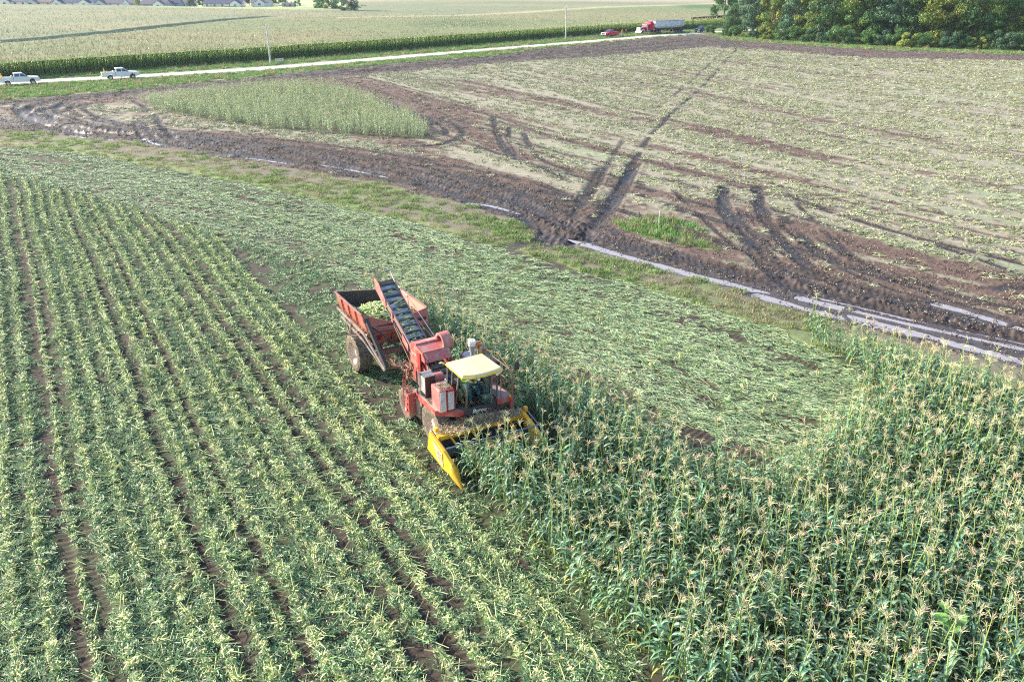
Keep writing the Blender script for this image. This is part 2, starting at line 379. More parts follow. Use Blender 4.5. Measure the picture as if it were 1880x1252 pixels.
RUTS += [([(-60, 206 + 4 * k), (120, 226 + 4 * k), (320, 240 + 6 * k), (560, 262 + 8 * k), (760, 292 + 10 * k), (940, 340 + 12 * k)], .55, .8, 1) for k in range(4)]
RUTS += [([(1240 + 75 * k, 352 + 8 * k), (1290 + 75 * k, 400 + 8 * k), (1350 + 75 * k, 450 + 8 * k), (1470 + 70 * k, 505 + 8 * k), (1700 + 50 * k, 560 + 8 * k)], .5, .7, 1) for k in range(4)]
PUDDLE = [([(1075, 447), (1150, 469), (1250, 497), (1340, 519), (1420, 541), (1500, 563), (1560, 578)], .30), ([(1440, 547), (1500, 563), (1600, 589), (1700, 614), (1800, 641), (1900, 667), (2100, 720)], .42),
          ([(1390, 540), (1470, 562), (1540, 581)], .30), ([(1470, 545), (1560, 566), (1660, 590), (1750, 610), (1880, 638), (2000, 668)], .30),
          ([(1560, 566), (1660, 590), (1750, 610), (1880, 638)], .15),
          ([(125, 248), (170, 253), (212, 256)], .2), ([(262, 254), (285, 263), (305, 268)], .18), ([(440, 288), (480, 292), (530, 300)], .2),
          ([(610, 305), (650, 312), (690, 320)], .18), ([(860, 372), (900, 376), (930, 384)], .22), 
          ([(1720, 556), (1780, 572), (1840, 590)], .28)]

def terrain(X, Y):
    far = sstep(260, 420, Y + .35 * X)
    return far * (1.2 * np.sin(X / 90. + 1.) * np.sin(Y / 75.) + .8 * np.sin(X / 45. + Y / 60.))

def mixc(c, d, m): return c * (1 - m[..., None]) + np.asarray(d) * m[..., None]
ROAD_PX = [(-500, 190), (-200, 170), (0, 154), (255, 140.5), (480, 126.5), (700, 108.5), (921, 90), (1100, 75.5), (1200, 67), (1290, 61), (1420, 54)]
ROAD = GL(ROAD_PX)

def ground_fields(X, Y):
    """everything the bare ground shows: colour, wetness, height"""
    px, py = PROJ(X, Y)
    wv = (fbm(X / 1.3, Y / 1.3, 4, 3) - .5); w2 = (fbm(X / 5., Y / 5., 3, 9) - .5)
    sc = np.clip(3000 / np.maximum(Y, 20) ** 1.25, 1.5, 60)     # wander of zone edges
    pw = py + (wv * 1.2 + w2 * .8) * sc * .5; pxw = px + (wv + w2) * sc * 1.2
    n1 = fbm(X / .35, Y / .35, 3, 21); n2 = fbm(X / 2.2, Y / 2.2, 4, 31); n3 = fbm(X / .16, Y / .16, 2, 33)
    a, b = loc_ab(X, Y); w = b + 11.45
    wob = (fbm(a / 6., b / 50., 2, 5) - .5) * .35; w = w + wob
    SOIL = np.array([.098, .069, .057]); WET = np.array([.040, .033, .034]); GREEN = np.array([.125, .185, .065])
    C = np.ones(X.shape + (3,)) * np.array([.17, .2, .08])
    H = np.zeros(X.shape); WT = np.zeros(X.shape); LIT = np.zeros(X.shape)
    # near cut field
    head = sstep(-12, 12, HEAD_UP(pxw) - pw)                     # 1 = curved headland
    dg, _, tg = polydist(X, Y, GRL, 60.)
    nr = np.zeros(X.shape); ntk = np.zeros(X.shape)
    for r_, s_ in RIDGE: nr = np.maximum(nr, s_ * np.exp(-((w - r_) / .12) ** 2))
    for r_, s_ in TRACK: ntk = np.maximum(ntk, s_ * np.exp(-((w - r_) / .31) ** 4))
    right = ((b > 1.5) & (X > -30)) | (head > .5)
    hs = vnoise(dg / .45, tg / 14., 77); hr = sstep(.55, .8, hs); ht = sstep(.32, .18, hs)
    ridge = np.where(right, hr * .8, nr); trk = np.where(right, ht * .7, ntk)
    near = mixc(np.ones(X.shape + (3,)) * SOIL * .55, GREEN * .55, sstep(.35, .65, n2 * .6 + n1 * .4))
    near = mixc(near, SOIL * .62, trk * (.55 + .45 * n1)); near = mixc(near, [.26, .32, .14], ridge * sstep(.3, .6, n1) * .6)
    cz = inpoly(X, Y, CORN); near = mixc(near, [.05, .055, .03], cz * .75)  # ground under standing corn darkened to paint the shade between plants
    Hn = .03 * (n2 - .5) + .11 * ridge - .03 * trk + .02 * (n1 - .5) + trk * .022 * np.sin(a * 2 * pi / .24 + np.abs(b * 6))
    C = near; H = Hn; RG = ridge * (~cz); TK = trk
    LIT = np.clip(np.where(right, .52, .56) + .35 * ridge - .78 * trk + .5 * (n2 - .5), 0.07, 1) * (~cz)
    # grass strip
    gl = grass_lo(px); ll = lane_lo(px)
    m = sstep(2.5, -2.5, pw - gl)
    gs = fbm(tg / 9., dg / 1.2, 4, 55)
    gcol = mixc(np.ones(X.shape + (3,)) * np.array([.17, .15, .105]), [.15, .19, .08], sstep(.42, .62, gs * .8 + n1 * .2))
    gcol = mixc(gcol, [.17, .13, .11], sstep(.62, .72, fbm(X / 3., Y / 3., 3, 91)) * .7)
    edge_g = np.exp(-((pw - gl + 4) / 5.) ** 2); gcol = mixc(gcol, [.20, .27, .07], edge_g * .7)
    C = mixc(C, gcol, m); H = H * (1 - m) + m * (.05 * (n2 - .5) + .03); LIT *= (1 - m); RG = RG * (1 - m); TK = TK * (1 - m)
    GR = m * np.maximum(.45 + .5 * sstep(.40, .60, gs * .8 + n1 * .2), edge_g * .9)
    # beyond the lane: cut right-hand field
    q = rowcoord(px, py) + (fbm(X / 9., Y / 9., 2, 14) - .5) * .8
    s = X * .6 - Y * .8
    m = sstep(2, -2, pw - ll)
    st = .55 * vnoise(q / .8, s / 26., 101) + .45 * vnoise(q / 2.6, s / 50., 102)
    base = np.interp(q, [-6, 0, 4, 9, 14, 18, 30, 60, 150], [.72, .58, .53, .49, .52, .40, .33, .29, .28])
    base = base - .09 * sstep(520, 380, px) * sstep(250, 235, py); base = base + .26 * sstep(1000, 700, px) * sstep(22, 12, q) * sstep(5, 9, q)
    mudm = sstep(.40, .56, st * .95 + n2 * .25 + n1 * .25 - .725 + base)
    pale = mixc(np.ones(X.shape + (3,)) * np.array([.27, .25, .185]), [.22, .27, .155], sstep(.5, .68, fbm(q / 2., s / 9., 4, 61) * .7 + n1 * .3))
    pale = mixc(pale, [.40, .38, .29], sstep(.5, .7, n1) * .6)
    fcol = mixc(pale, SOIL * np.array([1.22, 1.02, 1.0]) , mudm * .95)
    GR2 = m * 1.; C = mixc(C, fcol, m); LIT = LIT * (1 - m) + m * (1 - .9 * sstep(.1, .6, mudm)) * (.10 + 1.1 * sstep(.35, .62, vnoise(q / .42, s / 14., 105) * .6 + vnoise(q / 1.6, s / 30., 106) * .4)) ; PALE = m.copy(); GR = GR * (1 - m)
    H = H * (1 - m) + m * (.04 * (n2 - .5) + .03 * (st - .5) + .03 * (1 - mudm) * n1 + mudm * .09 * (n1 * .5 + n3 * .5 - .5))
    # lane itself
    lm = m * sstep(-4, 6, pw - lane_up(px)) ; lm = lm * (1 - .8 * sstep(.50, .62, fbm(q / 1.2, s / 12., 3, 131)))
    lcol = mixc(np.ones(X.shape + (3,)) * SOIL * .72, WET * 1.1, sstep(.35, .6, n2))
    C = mixc(C, lcol, lm); H = H + lm * .06 * (n1 + n3 - 1.); LIT = LIT * (1 - .8 * lm); WT = np.maximum(WT, lm * sstep(.4, .7, n2) * .7)
    # mud along the road
    up = mudR_up(px); lo = mudR_lo(px)
    jag = (wv * 1.2) * np.clip(900 / np.maximum(Y, 50), 3, 12)
    rm = sstep(-.8, .8, py - up + jag * .25) * sstep(1.2, -1.2, py - lo + jag)
    C = mixc(C, mixc(np.ones(X.shape + (3,)) * np.array([.066, .052, .049]), [.12, .09, .08], sstep(.45, .65, n2 * .5 + n1 * .5)), rm); LIT *= (1 - rm)
    C = mixc(C, [.125, .085, .085], rm * sstep(1340, 1400, px) * .8)
    H = H + rm * (.16 * (n2 - .4) + .10 * (n1 - .5))
    # verge and far ground
    vm = sstep(.6, -.6, py - up + jag * .25)
    vcol = mixc(np.ones(X.shape + (3,)) * np.array([.13, .22, .08]), [.21, .26, .12], sstep(.4, .65, n2))
    vcol = mixc(vcol, [.30, .28, .2], sstep(3.2, .4, up - py) * .6 * sstep(.4, .6, n1))
    C = mixc(C, vcol, vm); H = H * (1 - vm) + vm * (.12 * (n2 - .5)); LIT *= (1 - vm); GR = np.maximum(GR, vm); WT *= (1 - vm); PALE = PALE * (1 - vm)
    farm = (py < corn_edge(px) - 2) & (Y > 90)
    C = np.where(farm[..., None], np.where(((px < 640) & (py < 24))[..., None], np.array([.36, .42, .22]), np.array([.38, .34, .27])), C); GR = GR * (~farm)
    # weeds
    wd = inpoly(pxw, pw, WEEDS) * sstep(.25, .45, n2); C = mixc(C, [.15, .22, .08], wd * .8); LIT *= (1 - wd * .7); GR = np.maximum(GR, wd * 1.)
    # island of corn
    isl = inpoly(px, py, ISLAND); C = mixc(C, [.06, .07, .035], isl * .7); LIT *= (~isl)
    # ruts
    cs = np.ones(X.shape)
    for pts, wd_, st_, tr in RUTS:
        wd_ = wd_ * (.95 if pts[0][0] < 330 else .74); P = smooth_line(pts, 4); D, Sg, T = polydist(X, Y, P, 5.)
        D = D + (n1 - .5) * .25 * np.minimum(D * 2, 1)
        core = np.exp(-(D / (wd_ * .62)) ** 4) * st_; berm = np.exp(-((D - wd_ * .95) / (wd_ * .3)) ** 2) * st_
        brk = sstep(.25, .45, vnoise(T / 2.5, np.full(T.shape, wd_ * 31), 40 + int(wd_ * 10)) + .25 * (st_ > .8))
        core = core * brk; amp = np.clip(wd_, .6, 1.2)
        tre = np.sin((T + np.abs(D) * .8) * 2 * pi / .42) if tr else np.sin((T * 1.3 + n2 * 3) * 2 * pi / 1.1) * .6
        clod = n1 * .6 + n3 * .4
        H = H - core * (.05 + .13 * clod) * amp + berm * .11 * (clod - .25) * brk + core * .016 * tre
        cc = mixc(np.ones(X.shape + (3,)) * WET * .8, SOIL * .7, sstep(-.2, .9, tre) * .7)  # light and dark of the tread relief painted into the mud colour
        C = mixc(C, cc, np.clip(core * 1.5, 0, 1)); C = mixc(C, SOIL * .9, np.clip(berm * .8 * brk, 0, 1) * sstep(.35, .6, clod))
        WT = np.maximum(WT, core * .75 * (n2 > .4)); LIT = LIT * (1 - np.clip(core * 1.3 + berm * .4, 0, 1)); GR = GR * (1 - np.clip(core * 1.3, 0, 1))
    WL = np.zeros(X.shape)
    for pts, wd_ in PUDDLE:
        P = smooth_line(pts, 3); D, Sg, T = polydist(X, Y, P, 3.)
        D = D + (fbm(X / .8, Y / .8, 3, 71) - .5) * wd_ * 1.1
        c_ = np.exp(-(D / (wd_ * 1.05)) ** 4); near_ = np.exp(-(D / (wd_ * 2.4)) ** 4)
        H = H * (1 - near_) - .055 * near_ + .03 * near_ * (n1 - .5); dm = (.25 + 1.1 * vnoise(T / 2.6, np.full(T.shape, wd_ * 97.), 61)) if wd_ < .45 else 1.0
        H = np.where(c_ > .05, np.minimum(H, -.05 - .14 * c_ * dm), H)
        C = mixc(C, [.075, .06, .058], near_ * .7); WT = np.maximum(WT, near_ * .95); LIT = LIT * (1 - near_); GR = GR * (1 - near_)
    # churned patch on the crossing
    D, Sg, T = polydist(X, Y, ROAD, 12.)
    H = np.where(D < 4.5, H * sstep(2.6, 4.5, D) - .02 * (D < 2.6), H)
    vs = sstep(4.6, 3.0, D + (n2 - .5)) ; C = mixc(C, [.34, .30, .24], vs * .6 * (D < 5)); GR = GR * (1 - vs)
    LIT = LIT * (D > 4)
    # straw flattened along the harvester pass and odd dark patches
    return C, np.clip(WT, 0, 1), H + terrain(X, Y), LIT, np.clip(RG, 0, 1), GR, PALE, head

def grid_mesh(name, ys, ncol, halfw, fields, m):
    t = np.linspace(-1, 1, ncol)
    Y = np.repeat(ys[:, None], ncol, 1); X = t[None, :] * halfw(ys)[:, None]
    C, WT, H = fields(X, Y)[:3]
    V = np.stack([X, Y, H], -1).reshape(-1, 3).astype(np.float32)
    nr = len(ys); i = np.arange(nr - 1)[:, None] * ncol + np.arange(ncol - 1)[None, :]; i = i.ravel()
    Fq = np.stack([i, i + 1, i + ncol + 1, i + ncol], -1).astype(np.int32)
    return V, Fq, C.reshape(-1, 3), WT.reshape(-1)
def fast_mesh(name, V, Fq, m, C=None, WT=None, smooth=True):
    me = bpy.data.meshes.new(name); me.vertices.add(len(V)); me.vertices.foreach_set('co', V.astype(np.float32).ravel())
    k = Fq.shape[1]; me.loops.add(Fq.size); me.loops.foreach_set('vertex_index', Fq.ravel().astype(np.int32))
    me.polygons.add(len(Fq)); me.polygons.foreach_set('loop_start', np.arange(0, Fq.size, k, dtype=np.int32))
    if smooth: me.polygons.foreach_set('use_smooth', np.ones(len(Fq), bool))
    if C is not None:
        ca = me.color_attributes.new('Col', 'FLOAT_COLOR', 'POINT')
        ca.data.foreach_set('color', np.concatenate([C, np.ones((len(C), 1))], 1).astype(np.float32).ravel())
    if WT is not None:
        a = me.attributes.new('Wet', 'FLOAT', 'POINT'); a.data.foreach_set('value', WT.astype(np.float32))
    me.materials.append(m); me.update(calc_edges=True); me.validate(); return me

gm, t, b_ = newmat('ground_soil')
at = t.nodes.new('ShaderNodeAttribute'); at.attribute_name = 'Col'
wt = t.nodes.new('ShaderNodeAttribute'); wt.attribute_name = 'Wet'
tc = t.nodes.new('ShaderNodeTexCoord')
nz = t.nodes.new('ShaderNodeTexNoise'); nz.inputs['Scale'].default_value = 9.; nz.inputs['Detail'].default_value = 7; nz.inputs['Roughness'].default_value = .75
nf = t.nodes.new('ShaderNodeTexNoise'); nf.inputs['Scale'].default_value = 1.9; nf.inputs['Detail'].default_value = 8; nf.inputs['Roughness'].default_value = .8
t.links.new(tc.outputs['Object'], nz.inputs['Vector']); t.links.new(tc.outputs['Object'], nf.inputs['Vector'])
mr = t.nodes.new('ShaderNodeMapRange'); mr.inputs['From Min'].default_value = .3; mr.inputs['From Max'].default_value = .7; mr.inputs['To Min'].default_value = .62; mr.inputs['To Max'].default_value = 1.42
ad = t.nodes.new('ShaderNodeMath'); ad.operation = 'ADD'; t.links.new(nz.outputs['Fac'], ad.inputs[0]); t.links.new(nf.outputs['Fac'], ad.inputs[1])
hf = t.nodes.new('ShaderNodeMath'); hf.operation = 'MULTIPLY'; hf.inputs[1].default_value = .5; t.links.new(ad.outputs[0], hf.inputs[0]); t.links.new(hf.outputs[0], mr.inputs['Value'])
mu = t.nodes.new('ShaderNodeVectorMath'); mu.operation = 'SCALE'; t.links.new(at.outputs['Color'], mu.inputs[0]); t.links.new(mr.outputs[0], mu.inputs['Scale'])
t.links.new(mu.outputs[0], b_.inputs['Base Color'])
rr = t.nodes.new('ShaderNodeMapRange'); rr.inputs['To Min'].default_value = .92; rr.inputs['To Max'].default_value = .32; t.links.new(wt.outputs['Fac'], rr.inputs['Value']); t.links.new(rr.outputs[0], b_.inputs['Roughness'])
bp = t.nodes.new('ShaderNodeBump'); bp.inputs['Strength'].default_value = .6; bp.inputs['Distance'].default_value = .06; t.links.new(nz.outputs['Fac'], bp.inputs['Height']); t.links.new(bp.outputs[0], b_.inputs['Normal'])
GROUND = gm
ys = [-60., -20, -5, 2]; y = 6.
while y < 340:
    ys.append(y); y += .006 * y if y > 95 else max(.05, .0027 * y)
while y < 7000: ys.append(y); y *= 1.04
ys = np.array(ys)
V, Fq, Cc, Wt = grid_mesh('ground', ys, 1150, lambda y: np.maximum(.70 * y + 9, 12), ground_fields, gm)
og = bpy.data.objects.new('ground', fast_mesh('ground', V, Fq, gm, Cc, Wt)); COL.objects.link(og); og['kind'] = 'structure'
del V, Fq, Cc, Wt

# gravel road: one crowned strip just proud of the ground
def ribbon(name, P, half, z, m, n=6, crown=0.03):
    vs = []; fs = []
    for i in range(len(P)):
        d = P[min(i + 1, len(P) - 1)] - P[max(i - 1, 0)]; d = d / np.hypot(*d); nrm = np.array([-d[1], d[0]])
        for k in range(n + 1):
            u = -1 + 2 * k / n; jit = (vnoise(np.array(i * .7), np.array(k * 3.), 5) - .5) * .25 if k in (0, n) else 0
            q = P[i] + nrm * (u * half + jit); vs.append((q[0], q[1], z + crown * (1 - u * u)))
    for i in range(len(P) - 1):
        for k in range(n): a = i * (n + 1) + k; fs.append((a, a + n + 1, a + n + 2, a + 1))
    mb = MB(); mb.add(vs, fs); return mb.build(name, m)
mroad = mat('road_gravel', (.62, .58, .52), .95, col2=(.50, .46, .40), scale=1.2, bump=.3)
ro = ribbon('road', smooth_line(ROAD_PX, 12), 2.35, .03, mroad); ro['kind'] = 'structure'
# standing water in the wheel ruts, level a little below the soil
mw, t, b_ = newmat('sky_tinted_muddy_water'); b_.inputs['Base Color'].default_value = (.34, .31, .33, 1); b_.inputs['Roughness'].default_value = .06; b_.inputs['IOR'].default_value = 1.33; b_.inputs['Specular IOR Level'].default_value = 1.0  # pale lilac base paints the bright sky's reflection into silty water
mb = MB()
for pts, wd_ in PUDDLE:
    P = smooth_line(pts, 5); hw = wd_ * 2.4; d0 = P[0] - P[1]; d1 = P[-1] - P[-2]
    P = np.concatenate([[P[0] + d0 / np.hypot(*d0) * 1.5], P, [P[-1] + d1 / np.hypot(*d1) * 1.5]])
    for i in range(len(P) - 1):
        pass
    vs = []; fs = []
    for i in range(len(P)):
        d = P[min(i + 1, len(P) - 1)] - P[max(i - 1, 0)]; d = d / np.hypot(*d); nrm = np.array([-d[1], d[0]])
        tp = min(1., .02 + .35 * min(i, len(P) - 1 - i)) ** .6
        for u in (-1, 1): q = P[i] + nrm * u * hw * tp; vs.append((q[0], q[1], -.094 - .0007 * (PUDDLE.index((pts, wd_)))))
    for i in range(len(P) - 1): a = i * 2; fs.append((a, a + 2, a + 3, a + 1))
    mb.add(vs, fs)
wo_ = mb.build('water', mw); wo_['kind'] = 'structure'
# ------------------------------------------------------------------ plants
M_LEAF = leafmat('corn_leaf', .42, .12, vary=.3, spec=.45)
M_STALK = leafmat('corn_stalk', .55, .05, vary=.2)
M_TASSEL = leafmat('corn_tassel', .8, .15, vary=.2, spec=.2)
M_LITTER = leafmat('leaf_litter', .55, .06, vary=.25, spec=.3)
M_GRASS = leafmat('grass_blade', .6, .3, vary=.3, spec=.3)

def leaf(mb, base, az, L, w, up, droop, col, n=5, tw=0.):
    """an arching corn leaf: two blades folded along a midrib"""
    x, y, z = base; vs = []; ca, sa = cos(az), sin(az); el = up; px_, pz = 0., 0.
    for i in range(n + 1):
        t = i / n; wd = w * (1 - t) ** .6 * min(1, .45 + 3 * t) if i < n else .004
        a2 = az + tw * t
        nx, ny = -sin(a2), cos(a2)
        cx_, cy_, cz_ = x + ca * px_, y + sa * px_, z + pz
        vs += [(cx_ + nx * wd, cy_ + ny * wd, cz_ + wd * .35), (cx_, cy_, cz_), (cx_ - nx * wd, cy_ - ny * wd, cz_ + wd * .35)]
        px_ += cos(el) * L / n; pz += sin(el) * L / n; el -= droop / n * (1 + t)
    fs = []
    for i in range(n):
        a = i * 3; fs += [(a, a + 3, a + 4, a + 1), (a + 1, a + 4, a + 5, a + 2)]
    mb.add(vs, fs, col)
def jit(c, s=.15):
    k = 1 + random.uniform(-s, s); return tuple(max(0, q * k * (1 + random.uniform(-s, s) * .4)) for q in c)
def corn_parts(h, nl=10, lean=.0, yellow=0.):
    st = MB(); lv = MB(); ts = MB()
    bend = random.uniform(-.1, .1); laz = random.uniform(0, 6.28)
    def P(t): r = (lean + bend * t) * h * t; return (cos(laz) * r * t, sin(laz) * r * t, h * t)
    pts = [P(i / 5) for i in range(6)]
    st.tube(pts, [.016, .016, .015, .013, .010, .008], 5, jit((.36, .45, .15), .2), cap=False)
    az0 = random.uniform(0, 6.28)
    for i in range(nl):
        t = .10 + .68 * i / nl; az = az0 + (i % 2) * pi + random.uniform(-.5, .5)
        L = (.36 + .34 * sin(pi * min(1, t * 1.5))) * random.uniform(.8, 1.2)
        u_ = min(1, max(0, t / .6)); g = jit((.065 + .105 * u_, .14 + .15 * u_, .075 + .10 * u_), .35)  # lower leaves painted darker for gap shade, upper ones lighter for sky sheen
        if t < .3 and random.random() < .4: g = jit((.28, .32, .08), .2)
        leaf(lv, P(t), az, L, random.uniform(.036, .050), random.uniform(.5, 1.15), random.uniform(1.3, 2.6), g, 5, random.uniform(-.8, .8))
    if random.random() < .7:                                   # the ear in its husk
        q = P(.45); a = random.uniform(0, 6.28)
        st.tube([q, (q[0] + cos(a) * .06, q[1] + sin(a) * .06, q[2] + .1), (q[0] + cos(a) * .09, q[1] + sin(a) * .09, q[2] + .22)], [.015, .028, .012], 6, jit((.30, .40, .12), .1))
    top = P(1.); tc_ = random.choice([(.76, .68, .45), (.72, .67, .42), (.78, .62, .46), (.68, .68, .42)])
    for k in range(random.randint(9, 13)):
        a = random.uniform(0, 6.28); sp = random.uniform(.25, .95) if k else .05; L = random.uniform(.12, .24)
        z0 = top[2] - random.uniform(.0, .12)
        p0 = (top[0], top[1], z0); p1 = (top[0] + cos(a) * L * .5 * sp, top[1] + sin(a) * L * .5 * sp, z0 + L * .55)
        p2 = (top[0] + cos(a) * L * sp * 1.15, top[1] + sin(a) * L * sp * 1.15, z0 + L * (.95 - .35 * sp))
        ts.tube([p0, p1, p2], [.005, .006, .003], 3, jit(tc_, .12), cap=False)
    return st, lv, ts
def merge(mbs):
    m = MB(); fm = []
    for i, q in enumerate(mbs):
        m.add(q.v, [], None); o = len(m.v) - len(q.v)
        for f, c in zip(q.f, q.c): m.f.append(tuple(k + o for k in f)); m.c.append(c); fm.append(i)
    return m, fm
corn_kinds = []; corn_full = []
for k in range(12):
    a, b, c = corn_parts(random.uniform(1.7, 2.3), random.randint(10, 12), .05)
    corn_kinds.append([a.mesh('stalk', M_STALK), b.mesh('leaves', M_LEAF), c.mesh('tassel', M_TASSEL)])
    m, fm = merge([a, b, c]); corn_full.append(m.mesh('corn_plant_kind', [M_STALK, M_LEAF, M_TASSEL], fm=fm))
k_pat = []
for k in range(6):
    a, b, c = corn_parts(random.uniform(1.8, 2.2), 9, .05)
    b.c = [jit((.42, .49, .28), .5) for _ in b.c]; a.c = [jit((.44, .52, .28), .2) for _ in a.c]; m, fm = merge([a, b, c]); k_pat.append(m.mesh('patch_corn_kind', [M_STALK, M_LEAF, M_TASSEL], fm=fm))
# --- where the uncut corn stands: rows 0.76 m apart
px_l = []
for k in range(-1, 60):
    bb = -1.14 + .76 * k
    aa = np.arange(-14, 18, .16); aa = aa + rng.uniform(-.06, .06, len(aa)); b2 = bb + rng.normal(0, .045, len(aa))
    X = MO[0] + aa * FV[0] + b2 * SV[0]; Y = MO[1] + aa * FV[1] + b2 * SV[1]
    ok = inpoly(X, Y, CORN)
    ok &= ~((b2 < 2.5) & (aa > .9) & (aa < 3.1) & (b2 > 1.2))
    # nothing stands under the harvester and its cart
    ok &= ~((b2 < 1.62) & (aa < 2.0)); ok &= ~((b2 < 2.35) & (aa < -5.4) & (aa > -10.2)) 
    if -1.2 < bb < 1.2: ok &= aa > 1.85 + .22 * (k + 1)
    ok &= rng.random(len(aa)) > .06
    pxx, pyy = PROJ(X, Y, 1.0)
    ok &= (pxx < 2080) & (pyy < 1420)
    px_l.append(np.stack([X[ok], Y[ok]], 1))
P = np.concatenate(px_l); n = len(P)
leanb = fbm(P[:, 0] / 2.5, P[:, 1] / 2.5, 3, 8) - .5
tiltm = np.abs(rng.normal(0, .08, n)) + np.abs(leanb) * .2 + (rng.random(n) < .07) * rng.uniform(.15, .5, n)
tdir = rng.normal(2.6, 1.3, n)                                   # mostly blown to the left
rotv = np.zeros((n, 3)); rz_ = rng.uniform(0, 6.28, n); tdir = tdir - rz_; rotv[:, 0] = tiltm * np.sin(tdir) * -1; rotv[:, 1] = tiltm * np.cos(tdir); rotv[:, 2] = rz_
sc = rng.normal(.93, .14, n).clip(.5, 1.2) * (1 + .12 * (leanb))
ki = rng.integers(0, len(corn_full), n)
pb = PROJ(P[:, 0], P[:, 1], 1.5); inside = (pb[0] > 0) & (pb[0] < 1870) & (pb[1] < 1245) & (pb[1] > 0)
dist = np.hypot(P[:, 1], 14) + (~inside) * 1e3 + np.abs(P[:, 0]) * .15
order = np.argsort(dist); near_i = order[:300]; rest = order[300:]
print('CORN plants', n, 'inside', inside.sum(), 'P range', P.min(0), P.max(0))
for i in near_i:
    o = bpy.data.objects.new('corn_plant', None); COL.objects.link(o)
    o.location = (P[i, 0], P[i, 1], 0); o.rotation_euler = tuple(rotv[i]); o.scale = (sc[i],) * 3; o.empty_display_size = .2
    o['label'] = 'tall green corn plant with a tan tassel near the bottom edge of the uncut corn'; o['category'] = 'corn plant'
    o['group'] = 'corn plants standing nearest in the uncut corn'
    for nm, me in zip(('stalk', 'leaves', 'tassel'), corn_kinds[ki[i]]):
        c = bpy.data.objects.new(nm, me); COL.objects.link(c); c.parent = o
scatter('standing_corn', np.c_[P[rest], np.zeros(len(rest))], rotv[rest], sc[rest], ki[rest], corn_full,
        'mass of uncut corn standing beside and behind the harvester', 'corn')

# --- flat litter of shredded leaves
def litter_mesh(name, cols, n, rad, ls, tilt=.5, hgt=.07, w=(.012, .028), sticks=1, comb=None):
    mb = MB()
    for k in range(n):
        r = rad * math.sqrt(random.random()); a = random.uniform(0, 6.28); az = random.uniform(0, 6.28) if comb is None else random.choice((0, pi)) + random.gauss(0, comb)
        L = random.uniform(*ls); el = random.gauss(0, tilt); x, y, z = r * cos(a), r * sin(a), random.uniform(.0, hgt)
        wd = random.uniform(*w); c = jit(random.choices([q[0] for q in cols], [q[1] for q in cols])[0], .25)
        roll = random.gauss(0, .4); nx, ny, nz_ = -sin(az) * cos(roll) * wd, cos(az) * cos(roll) * wd, sin(roll) * wd
        d = (cos(az) * cos(el), sin(az) * cos(el), sin(el)); z = max(z, abs(sin(el)) * L * .5)
        p0 = (x - d[0] * L / 2, y - d[1] * L / 2, z - d[2] * L / 2); p1 = (x, y, z + L * .07); p2 = (x + d[0] * L / 2, y + d[1] * L / 2, z + d[2] * L / 2)
        vs = []
        for p, s_ in ((p0, .6), (p1, 1.), (p2, .3)): vs += [(p[0] + nx * s_, p[1] + ny * s_, p[2] + nz_ * s_), (p[0] - nx * s_, p[1] - ny * s_, p[2] - nz_ * s_)]
        mb.add(vs, [(0, 2, 3, 1), (2, 4, 5, 3)], c)
    for k in range(sticks):
        a = random.uniform(0, 6.28); r = rad * random.random(); az = random.uniform(0, 6.28) if comb is None else random.gauss(0, comb); L = random.uniform(.2, .6); z = random.uniform(.01, .06); x, y = r * cos(a), r * sin(a)
        mb.tube([(x, y, z), (x + cos(az) * L, y + sin(az) * L, z + random.uniform(0, .08))], [.011, .008] if comb != .36 else [.008, .006], 4, jit((.46, .52, .24) if comb != .36 else random.choice([(.34, .45, .25), (.48, .54, .34), (.24, .36, .18)]), .2), cap=False)
    return mb.mesh(name, M_LITTER)
GN_ = [((.085, .19, .08), 5), ((.165, .30, .125), 4), ((.36, .48, .25), 2.4), ((.60, .66, .42), 1.3), ((.76, .76, .56), .7), ((.18, .13, .08), .8)]
HL_ = [((.36, .47, .28), 3), ((.54, .58, .36), 2), ((.22, .36, .16), 4), ((.68, .68, .48), 1.), ((.12, .24, .10), 4), ((.22, .17, .10), .7)]
YL_ = [((.25, .39, .13), 2.8), ((.47, .57, .25), 3), ((.70, .72, .42), 2.6), ((.74, .62, .28), 1.), ((.15, .27, .08), 1.2)]
PL_ = [((.52, .48, .33), 4), ((.43, .42, .29), 3), ((.31, .37, .21), 2.6), ((.21, .31, .17), 1.6), ((.66, .65, .54), 2.2), ((.32, .24, .18), 1.5)]
k_green = [litter_mesh('litter_green', GN_, 62, .26, (.05, .22), .28, .045, (.006, .013), 1, .75) for _ in range(6)]
k_pale = [litter_mesh('litter_pale', PL_, 36, .40, (.10, .34), .45, .08, (.013, .034), 2, .5) for _ in range(6)]
def stub_mesh(name, cols):
    """a broken stalk base with torn drooping leaves"""
    mb = MB()
    for q in range(random.randint(2, 3)):
        x, y = random.uniform(-.1, .1), random.uniform(-.1, .1); h = random.uniform(.12, .3); a = random.uniform(0, 6.28); l_ = random.uniform(0, .8)
        tp = (x + cos(a) * h * l_, y + sin(a) * h * l_, h)
        mb.tube([(x, y, 0), tp], [.014, .011], 4, jit((.45, .48, .20), .2))
        for k in range(random.randint(4, 6)):
            leaf(mb, (x, y, h * random.uniform(.3, 1.)), random.uniform(0, 6.28), random.uniform(.12, .32), random.uniform(.012, .024), random.uniform(-.3, 1.1), random.uniform(.6, 3.2), jit(random.choices([c[0] for c in cols], [c[1] for c in cols])[0], .2), 3, random.uniform(-1, 1))
    return mb.mesh(name, M_LITTER)
k_stub = [stub_mesh('stub_yellow', YL_) for _ in range(7)]
k_stubg = [stub_mesh('stub_green', GN_) for _ in range(4)]
k_stubp = [stub_mesh('stub_pale', PL_) for _ in range(5)]
